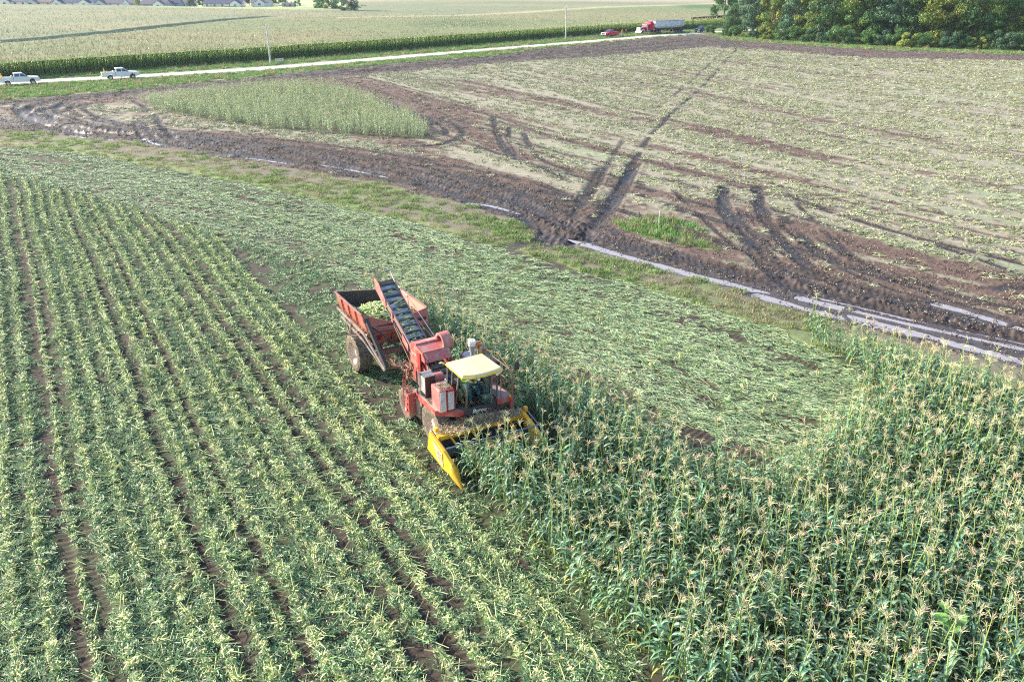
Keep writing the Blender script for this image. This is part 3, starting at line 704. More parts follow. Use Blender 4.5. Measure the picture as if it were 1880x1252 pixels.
def grass_mesh(name, cols, n, rad, h):
    mb = MB()
    for k in range(n):
        r = rad * math.sqrt(random.random()); a = random.uniform(0, 6.28); az = random.uniform(0, 6.28); x, y = r * cos(a), r * sin(a)
        H_ = h * random.uniform(.5, 1.2); ln = random.uniform(.1, .7) * H_; w = random.uniform(.008, .018) * (1 + h)
        c = jit(random.choices([q[0] for q in cols], [q[1] for q in cols])[0], .2)
        mb.add([(x - sin(az) * w, y + cos(az) * w, 0), (x + sin(az) * w, y - cos(az) * w, 0), (x + cos(az) * ln * .4 + sin(az) * w * .7, y + sin(az) * ln * .4 - cos(az) * w * .7, H_ * .6), (x + cos(az) * ln * .4 - sin(az) * w * .7, y + sin(az) * ln * .4 + cos(az) * w * .7, H_ * .6), (x + cos(az) * ln, y + sin(az) * ln, H_)], [(0, 1, 2, 3), (3, 2, 4)], c)
    return mb.mesh(name, M_GRASS)
GR_ = [((.19, .31, .10), 4), ((.28, .40, .12), 3), ((.36, .37, .20), 2.5), ((.11, .19, .08), 2)]
k_grass = [grass_mesh('grass_tuft', GR_, 60, .35, .16) for _ in range(4)]
k_dry = [grass_mesh('thatch_tuft', [((.38, .33, .22), 3), ((.30, .32, .16), 3), ((.22, .27, .11), 2), ((.46, .40, .28), 1.5)], 60, .38, .10) for _ in range(4)]
k_weed = [grass_mesh('weed_tuft', [((.15, .29, .09), 4), ((.22, .36, .12), 3)], 55, .38, .24) for _ in range(3)] + [grass_mesh('dry_tuft', [((.5, .42, .26), 4), ((.3, .3, .14), 3)], 30, .35, .4)]

def sample(y0, y1, dens, xm=.68):
    """random ground points, dens(Y) per square metre"""
    out = []; yb = y0
    while yb < y1:
        dy = max(1., yb * .06); hw = xm * (yb + dy / 2) + 5; n_ = rng.poisson(dens(yb) * dy * 2 * hw)
        out.append(np.stack([rng.uniform(-hw, hw, n_), rng.uniform(yb, yb + dy, n_)], 1)); yb += dy
    return np.concatenate(out)
def flat(n, s=.12): r = rng.normal(0, s, (n, 3)); r[:, 2] = rng.uniform(0, 6.28, n); return r
mx0 = [(-3.9, .8)]
k_ridge = [litter_mesh('ridge_litter', YL_, 36, .10, (.05, .20), .5, .07, (.009, .022), 2) for _ in range(7)]
k_hl = [litter_mesh('headland_litter', HL_, 46, .26, (.07, .30), .26, .045, (.007, .015), 3, .36) for _ in range(6)]
k_ridge += [litter_mesh('ridge_litter', GN_, 36, .10, (.05, .20), .5, .07, (.009, .022), 2) for _ in range(4)]
# near litter
def row_dir(X, Y):
    """the way the rows run at a ground point of the near field"""
    px, py = PROJ(X, Y); d0, s0, t0 = polydist(X, Y, GRL, 90.)
    ta = np.interp(t0, cu_[:-1], np.arctan2(seg_[:, 1], seg_[:, 0])); a_, b_ = loc_ab(X, Y)
    return np.where((HEAD_UP(px) > py) | (b_ > 1.9), ta, ROW_A)
def row_dir_far(X, Y):
    def q(x, y): a_, b_ = PROJ(x, y); return rowcoord(a_, b_)
    gx = q(X + 1, Y) - q(X - 1, Y); gy = q(X, Y + 1) - q(X, Y - 1); return np.arctan2(-gx, gy)
seg_ = GRL[1:] - GRL[:-1]; sl_ = np.hypot(seg_[:, 0], seg_[:, 1]); cu_ = np.r_[0, np.cumsum(sl_)]
def aligned(P, fn, s=.12, spread=.25): r = rng.normal(0, s, (len(P), 3)); r[:, 2] = fn(P[:, 0], P[:, 1]) + rng.normal(0, spread, len(P)); return r
S_ = sample(9, 75, lambda y: np.interp(y, [9, 30, 75], [34., 22., 9.]))
C_, WT_, H_, LIT_, RG_, GR__, PL__, HD_ = ground_fields(S_[:, 0], S_[:, 1])
nearf = (PL__ < .3) & (GR__ < .3)
keep = nearf & (rng.random(len(S_)) < LIT_ ** 1.2)
Q = S_[keep]; n = len(Q); print('near litter', n)
scatter('leaf_litter', np.c_[Q, H_[keep] - .01], aligned(Q, row_dir), rng.uniform(.7, 1.25, n), np.where((HD_[keep] > .5) | (loc_ab(Q[:, 0], Q[:, 1])[1] > 1.9), 6 + rng.integers(0, 6, n), rng.integers(0, 6, n)), k_green + k_hl, 'shredded green corn leaves lying over the freshly cut rows', 'litter')
prob = RG_ ** 2.5 * .06 + .003
keep = nearf & (rng.random(len(S_)) < prob) & ~inpoly(S_[:, 0], S_[:, 1], CORN)
Q = S_[keep]; n = len(Q); print('stubs', n)
hd = HD_[keep]; ii = np.where(rng.random(n) < .68, rng.integers(0, 7, n), 7 + rng.integers(0, 4, n))
scatter('corn_stubble', np.c_[Q, H_[keep]], flat(n, .2), rng.uniform(.7, 1.35, n) * np.where(RG_[keep] > .4, 1.1, .8), ii, k_stub + k_stubg, 'yellowing broken corn stalk stubs standing in rows on the cut field', 'stubble')
pl_ = []
for r_, s_ in RIDGE:
    aa = np.arange(-62, 14, .095); aa = aa + rng.uniform(-.06, .06, len(aa)); b0 = r_ - 11.45; bb_ = np.full(len(aa), b0)
    bb_ = bb_ - (fbm(aa / 6., bb_ / 50., 2, 5) - .5) * .35 + rng.normal(0, .04, len(aa)) 
    ok = rng.random(len(aa)) < (s_ * 1.05) * sstep(.1, .4, fbm(aa / 1.6, bb_ * 3., 2, 88) + .15 * s_)
    pl_.append(np.stack([MO[0] + aa * FV[0] + bb_ * SV[0], MO[1] + aa * FV[1] + bb_ * SV[1], np.zeros(len(aa))], 1)[ok])
P1 = np.concatenate(pl_); hh = HEAD_UP(PROJ(P1[:, 0], P1[:, 1])[0]) - PROJ(P1[:, 0], P1[:, 1])[1]
a1, b1 = loc_ab(P1[:, 0], P1[:, 1]); P1 = P1[(hh < rng.normal(0, 6, len(hh))) & (b1 < -1.7)]
seg_ = GRL[1:] - GRL[:-1]; sl_ = np.hypot(seg_[:, 0], seg_[:, 1]); cu_ = np.r_[0, np.cumsum(sl_)]; pl_ = []
for k in range(46):
    s_ = np.arange(0, cu_[-1], .17); s_ = s_ + rng.uniform(-.08, .08, len(s_)); q0 = np.stack([np.interp(s_, cu_, GRL[:, 0]), np.interp(s_, cu_, GRL[:, 1])], 1); q1 = np.stack([np.interp(s_ + 2, cu_, GRL[:, 0]), np.interp(s_ + 2, cu_, GRL[:, 1])], 1) - np.stack([np.interp(s_ - 2, cu_, GRL[:, 0]), np.interp(s_ - 2, cu_, GRL[:, 1])], 1)
    q1 /= np.hypot(q1[:, 0], q1[:, 1])[:, None]; off = -(.4 + .76 * k) + rng.normal(0, .10, len(s_)); pt = q0 + np.stack([-q1[:, 1], q1[:, 0]], 1) * off[:, None]
    ok = rng.random(len(s_)) < (.05 + 1.0 * sstep(.25, .6, vnoise(np.full(len(s_), k * 1.7), s_ / 11., 3))) * sstep(.2, .5, vnoise(s_ / 1.4, np.full(len(s_), k * 9.), 4) + .1)
    pl_.append(np.c_[pt, np.ones(len(s_))][ok])
P2 = np.concatenate(pl_); hh = HEAD_UP(PROJ(P2[:, 0], P2[:, 1])[0]) - PROJ(P2[:, 0], P2[:, 1])[1]; a1, b1 = loc_ab(P2[:, 0], P2[:, 1])
P2 = P2[((hh > rng.normal(0, 6, len(hh))) | (b1 > 1.9))]
PP = np.concatenate([P1, P2]); a1, b1 = PROJ(PP[:, 0], PP[:, 1]); PP = PP[(a1 > -120) & (a1 < 2000) & (b1 < 1420) & (b1 > grass_lo(a1)) & (PP[:, 1] > 8) & ~inpoly(PP[:, 0], PP[:, 1], CORN)]
a1, b1 = loc_ab(PP[:, 0], PP[:, 1]); PP = PP[~((a1 < 3) & (a1 > -11) & (np.abs(b1) < 1.6))]; n = len(PP); print('ridge', n)
Hh = ground_fields(PP[:, 0], PP[:, 1])[2]
scatter('residue_rows', np.c_[PP[:, :2], Hh - .01], np.where((PP[:, 2] > .5)[:, None], aligned(PP, row_dir), flat(n, .15)), rng.uniform(.75, 1.3, n), np.where(PP[:, 2] > .5, 11 + rng.integers(0, 6, n), np.where(rng.random(n) < .82, rng.integers(0, 7, n), 7 + rng.integers(0, 4, n))), k_ridge + k_hl, 'pale ridges of crushed stalks and husks marking each harvested corn row', 'residue')
# pale litter right across the far cut field
S_ = sample(34, 260, lambda y: np.interp(y, [34, 60, 120, 260], [5.5, 4., 2.4, 1.1]))
C_, WT_, H_, LIT_, RG_, GR__, PL__, HD_ = ground_fields(S_[:, 0], S_[:, 1])
keep = (PL__ > .5) & (rng.random(len(S_)) < LIT_)
Q = S_[keep]; n = len(Q); print('pale litter', n)
scatter('pale_litter', np.c_[Q, H_[keep] - .01], aligned(Q, row_dir_far), rng.uniform(.8, 1.3, n) * np.interp(Q[:, 1], [40, 200], [.85, 1.3]), np.where(rng.random(n) < .85, rng.integers(0, 6, n), 6 + rng.integers(0, 5, n)), k_pale + k_stubp, 'pale dried corn husks and stalk stubs over the older cut field', 'litter')
# grass
S_ = sample(34, 270, lambda y: np.interp(y, [34, 70, 270], [9., 4., 1.3]), .66)
C_, WT_, H_, LIT_, RG_, GR__, PL__, HD_ = ground_fields(S_[:, 0], S_[:, 1])
px_, py_ = PROJ(S_[:, 0], S_[:, 1])
farv = (py_ < mudR_up(px_) + 1)
wdm = inpoly(px_, py_, WEEDS)
okc = (py_ > corn_edge(px_) - 1)
keep = (rng.random(len(S_)) < GR__ * np.where(wdm, 1., .8)) & okc
Q = S_[keep]; n = len(Q); print('grass', n)
gk = fbm(Q[:, 0] / 5., Q[:, 1] / 5., 3, 55); ii = np.where(wdm[keep] | (farv[keep] & (rng.random(n) < .5)), 4 + rng.integers(0, 4, n), np.where(~farv[keep] & (rng.random(n) < 1.9 - gk * 2.9), 8 + rng.integers(0, 4, n), rng.integers(0, 4, n)))
scatter('grass', np.c_[Q, H_[keep]], flat(n, .1), rng.uniform(.7, 1.3, n) * np.interp(Q[:, 1], [60, 200], [1., 1.5]), ii, k_grass + k_weed + k_dry, 'green grass and weeds on the strip between the fields and along the road', 'grass')
# the island of uncut corn
ip = GL(ISLAND); lo_, hi_ = ip.min(0), ip.max(0)
n0 = int((hi_ - lo_).prod() * 5.5); X = rng.uniform(lo_[0], hi_[0], n0); Y = rng.uniform(lo_[1], hi_[1], n0)
rr_ = X * sin(R(-50)) * -1 + Y * cos(R(-50)); X = X + (np.round(rr_ / .76) * .76 - rr_) * -sin(R(-50)) * .8; Y = Y + (np.round(rr_ / .76) * .76 - rr_) * cos(R(-50)) * .8
a1, b1 = PROJ(X, Y); k_ = inpoly(a1, b1, ISLAND); n = k_.sum(); print('island', n)
scatter('corn_patch', np.c_[X[k_], Y[k_], np.zeros(n)], flat(n, .1), rng.uniform(.5, .9, n), rng.integers(0, 6, n), k_pat, 'oval patch of uncut corn left standing inside the muddy wheel tracks', 'corn')

# ------------------------------------------------------------------ far corn beyond the road
def simple_corn(tc=(.34, .46, .12), nt=6):
    mb = MB(); fm = []; h = random.uniform(2.5, 2.85)
    mb.tube([(0, 0, 0), (random.uniform(-.05, .05), random.uniform(-.05, .05), h)], [.03, .015], 3, (.16, .24, .06), cap=False)
    for i in range(11):
        leaf(mb, (0, 0, h * (.08 + .075 * i)), random.uniform(0, 6.28), random.uniform(.6, .9), .06, random.uniform(.8, 1.25), random.uniform(1.2, 2.), jit((.15, .27, .12) if i < 5 else tc, .15), 3)  # dark low leaves and bright tops paint the light on the crop face
    for k in range(nt):
        a = random.uniform(0, 6.28); mb.tube([(0, 0, h - .1), (cos(a) * .12, sin(a) * .12, h + random.uniform(.12, .28))], [.014, .014], 3, jit((.62, .54, .34), .1), cap=False)
    return mb.mesh('far_corn_kind', M_LEAF)
k_far = [simple_corn((.29, .33, .16)) for _ in range(6)]
k_edge = [simple_corn((.36, .50, .13), 2) for _ in range(4)]
EDGE = smooth_line([(-450, 179), (-200, 162), (0, 147), (270, 127), (500, 111), (800, 88), (1037, 69), (1180, 58), (1290, 51), (1400, 44)], 10)
seg = np.diff(EDGE, axis=0); sl = np.hypot(seg[:, 0], seg[:, 1]); cum = np.r_[0, np.cumsum(sl)]
def along(s): return np.stack([np.interp(s, cum, EDGE[:, 0]), np.interp(s, cum, EDGE[:, 1])], 1)
def enorm(s):
    d = along(s + 1) - along(s - 1); d /= np.hypot(d[:, 0], d[:, 1])[:, None]; return np.stack([-d[:, 1], d[:, 0]], 1)
pts = []
for r_ in range(7):                                              # end rows facing the road
    s = np.arange(1, cum[-1] - 1, .26 + .05 * r_); s = s + rng.uniform(-.08, .08, len(s)); pts.append(along(s) + enorm(s) * (r_ * .76 + rng.normal(0, .08, len(s))[:, None]))
S_ = sample(110, 420, lambda y: np.interp(y, [110, 180, 240, 420], [1.2, .7, .25, .06]), .68)
a1, b1 = PROJ(S_[:, 0], S_[:, 1]); WWAY = smooth_line([(-300, 133), (0, 99), (90, 90), (220, 75), (350, 58), (440, 48), (500, 43)], 6)
D, _, _ = polydist(S_[:, 0], S_[:, 1], WWAY, 20.)
k_ = (b1 < corn_edge(a1) - 1.5) & (a1 < 1420) & (a1 < 1300 + 0 * a1) & ~(D < 4.5); pts.append(S_[k_]); F_ = np.concatenate(pts); n = len(F_); print('far corn', n)
scatter('far_corn', np.c_[F_, terrain(F_[:, 0], F_[:, 1])], flat(n, .06), rng.uniform(.9, 1.08, n), np.where(np.arange(n) < sum(len(p) for p in pts[:5]), 6 + rng.integers(0, 4, n), rng.integers(0, 6, n)), k_far + k_edge, 'broad field of tasselled corn beyond the gravel road', 'corn')
def canopy(X, Y):
    px, py = PROJ(X, Y, 2.0); n2 = fbm(X / 6., Y / 6., 4, 203); n3 = fbm(X / 60., Y / 30., 3, 207)
    C = mixc(np.ones(X.shape + (3,)) * np.array([.25, .24, .145]), [.20, .235, .13], sstep(.35, .6, n3))
    C = mixc(C, [.24, .27, .13], sstep(.5, .75, n2) * .5)
    sep = curve([(-300, 110), (0, 88), (90, 80), (220, 66), (350, 49), (440, 40), (620, 32), (760, 30), (1000, 22), (1300, 8), (2000, -20)])
    C = mixc(C, mixc(np.ones(X.shape + (3,)) * np.array([.22, .25, .16]), [.27, .27, .17], sstep(.4, .6, n3)), sstep(1, -1, py - sep(px)))
    De, _, _ = polydist(X, Y, EDGE, 12.); C = mixc(C, [.27, .36, .13], sstep(9, 2, De) * .8)
    line = np.exp(-((py - curve([(600, 36), (760, 30), (1000, 21), (1300, 8)])(px)) / 1.1) ** 2) * (px > 620); C = mixc(C, [.46, .43, .28], line * .8)
    D, _, _ = polydist(X, Y, WWAY, 20.); g_ = sstep(4.5, 2.5, D); C = mixc(C, [.25, .30, .16], g_)
    # rows seen end-on where the slope faces the road
    rowm = np.exp(-((px - 855) / 95.) ** 4) * np.exp(-((py - 45) / 8.5) ** 4)
    st = .5 + .5 * np.cos((X + .055 * Y) * 2 * pi / .8)
    C = mixc(C, [.10, .15, .08], rowm * sstep(.35, .9, st) * .85)  # dark stripes paint the shade in the gaps between rows
    dk = np.exp(-((px - 1300) / 55.) ** 4) * np.exp(-((py - 13) / 4.) ** 4); C = mixc(C, [.10, .18, .08], dk)
    lt = np.exp(-((px - 450) / 170.) ** 4) * np.exp(-((py - 15) / 3.) ** 4); C = mixc(C, [.36, .42, .20], lt)
    fl = sstep(9, 3, py) * (px > 480); C = mixc(C, [.44, .38, .30], fl * .8)
    H = 2.45 - .9 * g_ + .35 * (n2 - .5) - rowm * .25 * sstep(.35, .9, st); H = H * sstep(760, 700, Y) + terrain(X, Y)
    return C, np.zeros(X.shape), H
ys = [100.]
while ys[-1] < 900: ys.append(ys[-1] * 1.0035)
V, Fq, Cc, Wt = grid_mesh('canopy', np.array(ys), 1100, lambda y: .70 * y + 12, canopy, gm)
a1, b1 = PROJ(V[:, 0], V[:, 1]); okv = (b1 < corn_edge(a1) - 1.2) & ~((b1 < 20) & (a1 < 640)) & ~((a1 > 1270) & (b1 > curve([(1270, 44), (1450, 30), (2300, -12)])(a1)))
Fq = Fq[okv[Fq].all(1)]
used, inv = np.unique(Fq, return_inverse=True); V, Cc = V[used], Cc[used]; Fq = inv.reshape(Fq.shape)
mcan = leafmat('corn_canopy', .9, 0, vary=0, spec=.1)
oc = bpy.data.objects.new('corn_canopy', fast_mesh('corn_canopy', V, Fq, mcan, Cc)); COL.objects.link(oc)
tag(oc, 'tan and green canopy of the wide cornfield reaching back to the houses', 'corn', kind='stuff')
# gap shade under the uncut corn is painted into the ground colour
# ------------------------------------------------------------------ the harvester
RED = mat('worn_red_paint', (.44, .07, .065), .5, col2=(.34, .21, .17), scale=3.2, lo=.45, hi=.62, bump=.05)
PINK = mat('pinkish_red_paint', (.52, .14, .14), .55, col2=(.42, .27, .23), scale=3.6, lo=.46, hi=.62)  # lighter, pinker red than the other panels
RUST = mat('rusty_red_steel', (.34, .13, .09), .75, col2=(.20, .12, .09), scale=4., lo=.4, hi=.65, bump=.1)
YEL = mat('yellow_header_paint', (.78, .44, .03), .4, col2=(.62, .38, .08), scale=2.5, lo=.5, hi=.75)
ROOFY = mat('cream_yellow_roof', (.74, .56, .27), .5, col2=(.72, .60, .38), scale=2., lo=.35, hi=.6)
TRIMY = mat('yellow_roof_trim', (.82, .56, .08), .45)
DARK = mat('dark_steel', (.045, .045, .055), .5, col2=(.08, .07, .07), scale=5)
BLK = mat('black_plastic', (.025, .027, .035), .45)
GREY = mat('dusty_grey_metal', (.40, .40, .42), .5, col2=(.30, .26, .23), scale=4, lo=.45, hi=.65)
ALU = mat('weathered_aluminium', (.55, .56, .58), .4, metal=.6, col2=(.4, .36, .33), scale=5)
DUST = mat('mud_coated_steel', (.36, .28, .22), .85, col2=(.24, .17, .13), scale=5, bump=.2)
TYRE = mat('muddy_tyre_rubber', (.10, .085, .07), .9, col2=(.24, .19, .14), scale=6, lo=.4, hi=.62, bump=.3)
RIMC = mat('dusty_cream_rim', (.62, .52, .44), .7, col2=(.45, .34, .27), scale=6)
BELT = mat('wet_blue_grey_belt', (.46, .52, .62), .3, col2=(.30, .35, .44), scale=5)
WHITE = mat('white_paint', (.78, .78, .78), .4, col2=(.68, .67, .66), scale=2)
ORANGE = mat('orange_plastic', (.75, .16, .03), .5)
AMBER = mat('amber_lens', (.85, .35, .03), .25)
GLASS = glassmat('cab_glass')
CHAFF = mat('dry_chaff', (.42, .33, .22), .9, col2=(.30, .23, .15), scale=20)
HV = thing('corn_harvester', (MO[0], MO[1], 0), ROW_A, 'red corn harvester with cream cab roof and yellow header cutting the standing corn', 'harvester')

def wheel(parent, x, y, r, w, out, rimr=.56, lugs=20, name='wheel'):
    wm = MB(); s = out                                          # out=+1/-1: which way the outer face looks
    prof = [(r * rimr, -w * .48), (r * .80, -w * .5), (r * .93, -w * .44), (r * .95, -w * .3), (r * .95, w * .3), (r * .93, w * .44), (r * .80, w * .5), (r * rimr, w * .48)]
    wm.lathe(prof, (x, y, r), 'y', 40)
    for k in range(lugs):
        for sd in (-1, 1):
            a0 = 2 * pi * (k + (.5 if sd > 0 else 0)) / lugs; vs = []
            for rr, dd in ((r * .94, 0), (r * 1.0, 0)):
                for (yy, da) in ((0.0, 0.), (sd * w * .5, .20), (sd * w * .5, .30), (0.0, .11)):
                    r2 = rr if abs(yy) < .01 else rr * .975
                    vs.append((x + r2 * cos(a0 + da), y + yy, r + r2 * sin(a0 + da)))
            wm.hexa(vs)
    o = wm.build(name, TYRE, parent)
    rm = MB(); R0 = r * rimr
    rm.lathe([(R0 * 1.04, s * w * .48), (R0 * 1.0, s * w * .36), (R0 * .93, s * w * .30), (R0 * .80, s * w * .12), (R0 * .45, s * w * .08), (R0 * .40, s * w * .20), (R0 * .18, s * w * .24), (.001, s * w * .24)], (x, y, r), 'y', 28)
    for k in range(8):
        a = 2 * pi * k / 8; rm.tube([(x + R0 * .3 * cos(a), y + s * w * .2, r + R0 * .3 * sin(a)), (x + R0 * .3 * cos(a), y + s * w * .30, r + R0 * .3 * sin(a))], .016, 6)
    rm.build('rim', RIMC, o); return o
wheel(HV, -.06, -1.06, .80, .52, -1); wheel(HV, -.06, 1.12, .80, .52, 1)
wheel(HV, -2.2, -1.12, .64, .40, -1, lugs=18); wheel(HV, -2.2, 1.1, .64, .40, 1, lugs=18)
m = MB(); m.tube([(-.06, -1.0, .8), (-.06, 1.05, .8)], .14, 10); m.tube([(-2.2, -1., .64), (-2.2, 1., .64)], .10, 8); m.build('axle', DUST, HV)
m = MB(); m.box(-3.3, 1.0, -.55, -.38, 1.05, 1.35); m.box(-3.3, 1.0, .42, .60, 1.05, 1.35)
for x in (-3.25, -2.3, -1.3, -.2, .75): m.box(x, x + .14, -.38, .42, 1.08, 1.3)
m.box(-3.42, -3.28, -.7, .75, 1.0, 1.4); m.build('chassis_frame', RUST, HV)
m = MB(); m.prismz([(-1.4, -1.3), (.44, -1.3), (.88, -.69), (.88, -.5), (-1.4, -.5)], 1.585, 1.60); m.build('platform_deck', mat('dusty_grey_pink_deck', (.45, .34, .31), .8, col2=(.33, .29, .26), scale=5), HV)
m = MB(); m.bar((-1.4, -1.32, 1.50), (.45, -1.32, 1.50), .04, .18); m.bar((.44, -1.32, 1.50), (.89, -.70, 1.50), .04, .18); m.bar((.88, -.7, 1.5), (.88, -.35, 1.5), .04, .18); m.box(-1.4, -1.36, -1.3, -.5, 1.41, 1.59); m.box(-.95, -.62, -1.345, -1.325, 1.25, 1.5); m.build('platform_edge', RED, HV)
m = MB(); m.box(-.25, 1.0, .86, 1.36, 1.66, 1.70); m.build('right_deck', mat('dusty_mauve_deck', (.40, .27, .29), .7, col2=(.32, .27, .29), scale=5), HV)
m = MB(); m.bar((1.02, .78, 1.62), (1.02, 1.4, 1.62), .05, .2); m.bar((-.25, 1.38, 1.62), (1.0, 1.38, 1.62), .04, .16); m.box(.95, 1.07, 1.30, 1.42, .62, 1.72); m.box(.90, 1.1, 1.34, 1.40, .62, 1.0); m.build('deck_edge_and_post', RED, HV)
# engine side tank, cooler and cabinets on the deck
m = MB(); m.box(.04, .70, -1.26, -.72, 1.605, 2.44); t_ = m.build('hydraulic_tank', PINK, HV, bevel=.03)
m = MB(); m.box(.705, .722, -1.24, -1.03, 1.64, 2.40); m.box(.735, .75, -.97, -.75, 1.67, 2.36); m.build('front_panel', mat('scuffed_grey_panel', (.52, .52, .56), .5, col2=(.55, .30, .30), scale=7, lo=.52, hi=.66), t_)
m = MB();
for y0 in (-1.01, -.745): m.box(.705, .755, y0, y0 + .035, 1.62, 2.42)
m.box(.705, .755, -1.01, -.71, 2.36, 2.42); m.box(.705, .755, -1.01, -.71, 1.62, 1.67); m.build('panel_frame', mat('deep_red_frame', (.42, .03, .035), .5), t_)
m = MB(); m.tube([(.45, -.92, 2.44), (.45, -.92, 2.72), (.5, -.92, 2.76), (.58, -.92, 2.7), (.60, -.92, 2.44)], .018, 6); m.lathe([(.001, .06), (.07, .06), (.07, 0)], (.25, -1.08, 2.44), 'z', 12); m.lathe([(.001, .05), (.06, .05), (.06, 0)], (.28, -.85, 2.44), 'z', 12); m.build('filler_cap_and_hose', ALU, t_)
m = MB(); m.box(-.92, -.50, -1.22, -.82, 1.605, 2.42); c_ = m.build('oil_cooler', BLK, HV, bevel=.02)
m = MB(); m.box(-.96, -.88, -1.26, -.78, 1.9, 2.44); m.box(-.92, -.5, -1.235, -1.222, 1.78, 2.40); m.build('cooler_guard', GREY, c_)
m = MB()
for k in range(7): m.box(-.9 + k * .06, -.87 + k * .06, -1.2, -.84, 2.42, 2.45)
m.build('cooler_fins', ALU, c_)
m = MB(); m.box(-.42, -.1, -.78, -.5, 1.605, 2.2); m.build('valve_box', DARK, HV, bevel=.02)
m = MB(); m.lathe([(.001, -.2), (.21, -.2), (.23, -.17), (.23, .17), (.21, .2), (.001, .2)], (-.88, -.56, 2.06), 'y', 24); m.build('fan_drum', PINK, HV, smooth=False)
m = MB(); m.lathe([(.26, -.19), (.36, -.19), (.36, .19), (.26, .19), (.26, -.19)], (-2.35, .46, 2.72), 'y', 28); m.lathe([(.001, .1), (.26, .1)], (-2.35, .46, 2.72), 'y', 28); m.build('fan_drum', PINK, HV)
m = MB(); m.box(-1.3, -.80, -1.34, -.98, .62, 1.41); ft = m.build('fuel_tank', DUST, HV, bevel=.05)
# ladder and rails
m = MB();
for x in (-1.50, -1.16): m.bar((x, -1.54, .68), (x, -1.50, 1.62), .05, .08)
for z in (.74, .98, 1.22, 1.46): m.box(-1.5, -1.16, -1.62, -1.48, z - .015, z + .02)
m.box(-1.16, -1.12, -1.62, -1.35, .68, 1.6); m.build('ladder', RED, HV)
m = MB()
for x in (-1.66, -1.48, -1.2): m.tube([(x, -1.58 if x < -1.5 else -1.5, .95), (x, -1.56, 1.9), (x + .02, -1.5, 2.62), (x + .06, -1.42, 2.7)], .018, 6)
m.tube([(-1.48, -1.5, 2.6), (-1.2, -1.5, 2.6)], .018, 6); m.tube([(-1.66, -1.58, .95), (-1.6, -1.56, .88), (-1.5, -1.54, .9)], .018, 6); m.build('handrail', RED, HV)
m = MB(); m.tube([(-1.05, -1.3, 1.6), (-1.05, -1.3, 2.55), (-1.0, -1.2, 2.62)], .02, 6); m.tube([(-.98, -1.3, 1.6), (-.98, -1.3, 2.5)], .016, 6); m.build('handrail', DARK, HV)
m = MB()
for (x, y) in ((.95, 1.34), (.35, 1.36), (-.2, 1.36), (.95, .98)): m.tube([(x, y, 1.7), (x, y, 2.72)], .017, 6)
for z in (2.25, 2.72): m.tube([(.95, .98, z), (.95, 1.34, z), (-.2, 1.36, z)], .017, 6)
m.tube([(.98, 1.42, 1.2), (.98, 1.42, 2.6)], .018, 6); m.tube([(.9, 1.5, 1.1), (.9, 1.5, 2.3)], .014, 6)
m.tube([(.95, 1.34, 2.72), (-.1, 1.5, 2.86), (-1., 1.55, 2.62)], .012, 6); m.build('handrail', RUST, HV)
m = MB(); m.tube([(.95, 1.34, 2.7), (1.05, 1.5, 2.85)], .015, 6); m.hexa([(1.06, 1.42, 2.72), (1.14, 1.42, 2.72), (1.14, 1.62, 2.72), (1.06, 1.62, 2.72), (1.06, 1.44, 3.02), (1.13, 1.44, 3.02), (1.13, 1.60, 3.02), (1.06, 1.60, 3.02)]); m.build('mirror', BLK, HV, bevel=.02)
m = MB(); m.lathe([(.001, .03), (.045, .03), (.05, 0)], (.41, -1.2, 1.52), 'x', 12); m.build('marker_lamp', AMBER, HV)
m = MB(); m.lathe([(.001, .03), (.05, .03), (.055, 0)], (1.045, 1.28, 1.75), 'x', 12); m.build('marker_lamp', AMBER, HV)
# engine block on the right with its stacks
m = MB(); m.box(-2.0, -1.15, .92, 1.38, 1.3, 2.28); e_ = m.build('engine_cover', mat('pale_dusty_hood', (.52, .48, .52), .5, col2=(.38, .33, .32), scale=5), HV, bevel=.05)
m = MB(); m.box(-1.12, -.3, 1.0, 1.68, 1.5, 2.42); m.build('radiator_housing', BLK, HV, bevel=.03)
m = MB(); m.box(-.3, -.27, 1.1, 1.6, 1.6, 2.3); m.build('radiator_panel', RED, HV)
m = MB(); m.box(-2.4, -.4, .62, 1.0, 1.1, 1.75); m.build('engine_block', DARK, HV)
m = MB(); m.lathe([(.06, 0), (.06, .18), (.10, .40), (.13, .46), (.13, .56), (.12, .64), (.001, .73)], (-1.0, .92, 2.48), 'z', 20); pc = m.build('air_cleaner', GREY, HV)
m = MB(); m.lathe([(.14, .0), (.15, .12), (.13, .19), (.001, .205)], (-1.0, .92, 2.98), 'z', 20); m.build('cap', WHITE, pc)
m = MB(); m.lathe([(.001, -.09), (.07, -.06), (.09, 0), (.07, .06), (.001, .09)], (-.92, 1.13, 3.0), 'z', 14); m.tube([(-.92, 1.13, 2.3), (-.92, 1.13, 2.92)], .012, 6); m.build('beacon_ball', ORANGE, HV, smooth=True)
m = MB(); m.lathe([(.10, -.45), (.10, 0), (.13, 0), (.13, .30), (.09, .34), (.05, .38), (.05, .5), (.035, .5)], (-.72, 1.22, 2.62), 'z', 18); m.build('exhaust_stack', mat('scorched_steel', (.45, .38, .33), .6, metal=.3, col2=(.25, .12, .05), scale=3), HV)
m = MB(); m.tube([(-1.9, 1.2, 2.3), (-1.95, 1.0, 2.75), (-2.0, .7, 2.78), (-1.6, .9, 2.9)], .012, 5); m.tube([(-1.75, .8, 2.2), (-1.7, 1., 2.5), (-1.5, 1.2, 2.75)], .018, 6); m.build('hose', DARK, HV)
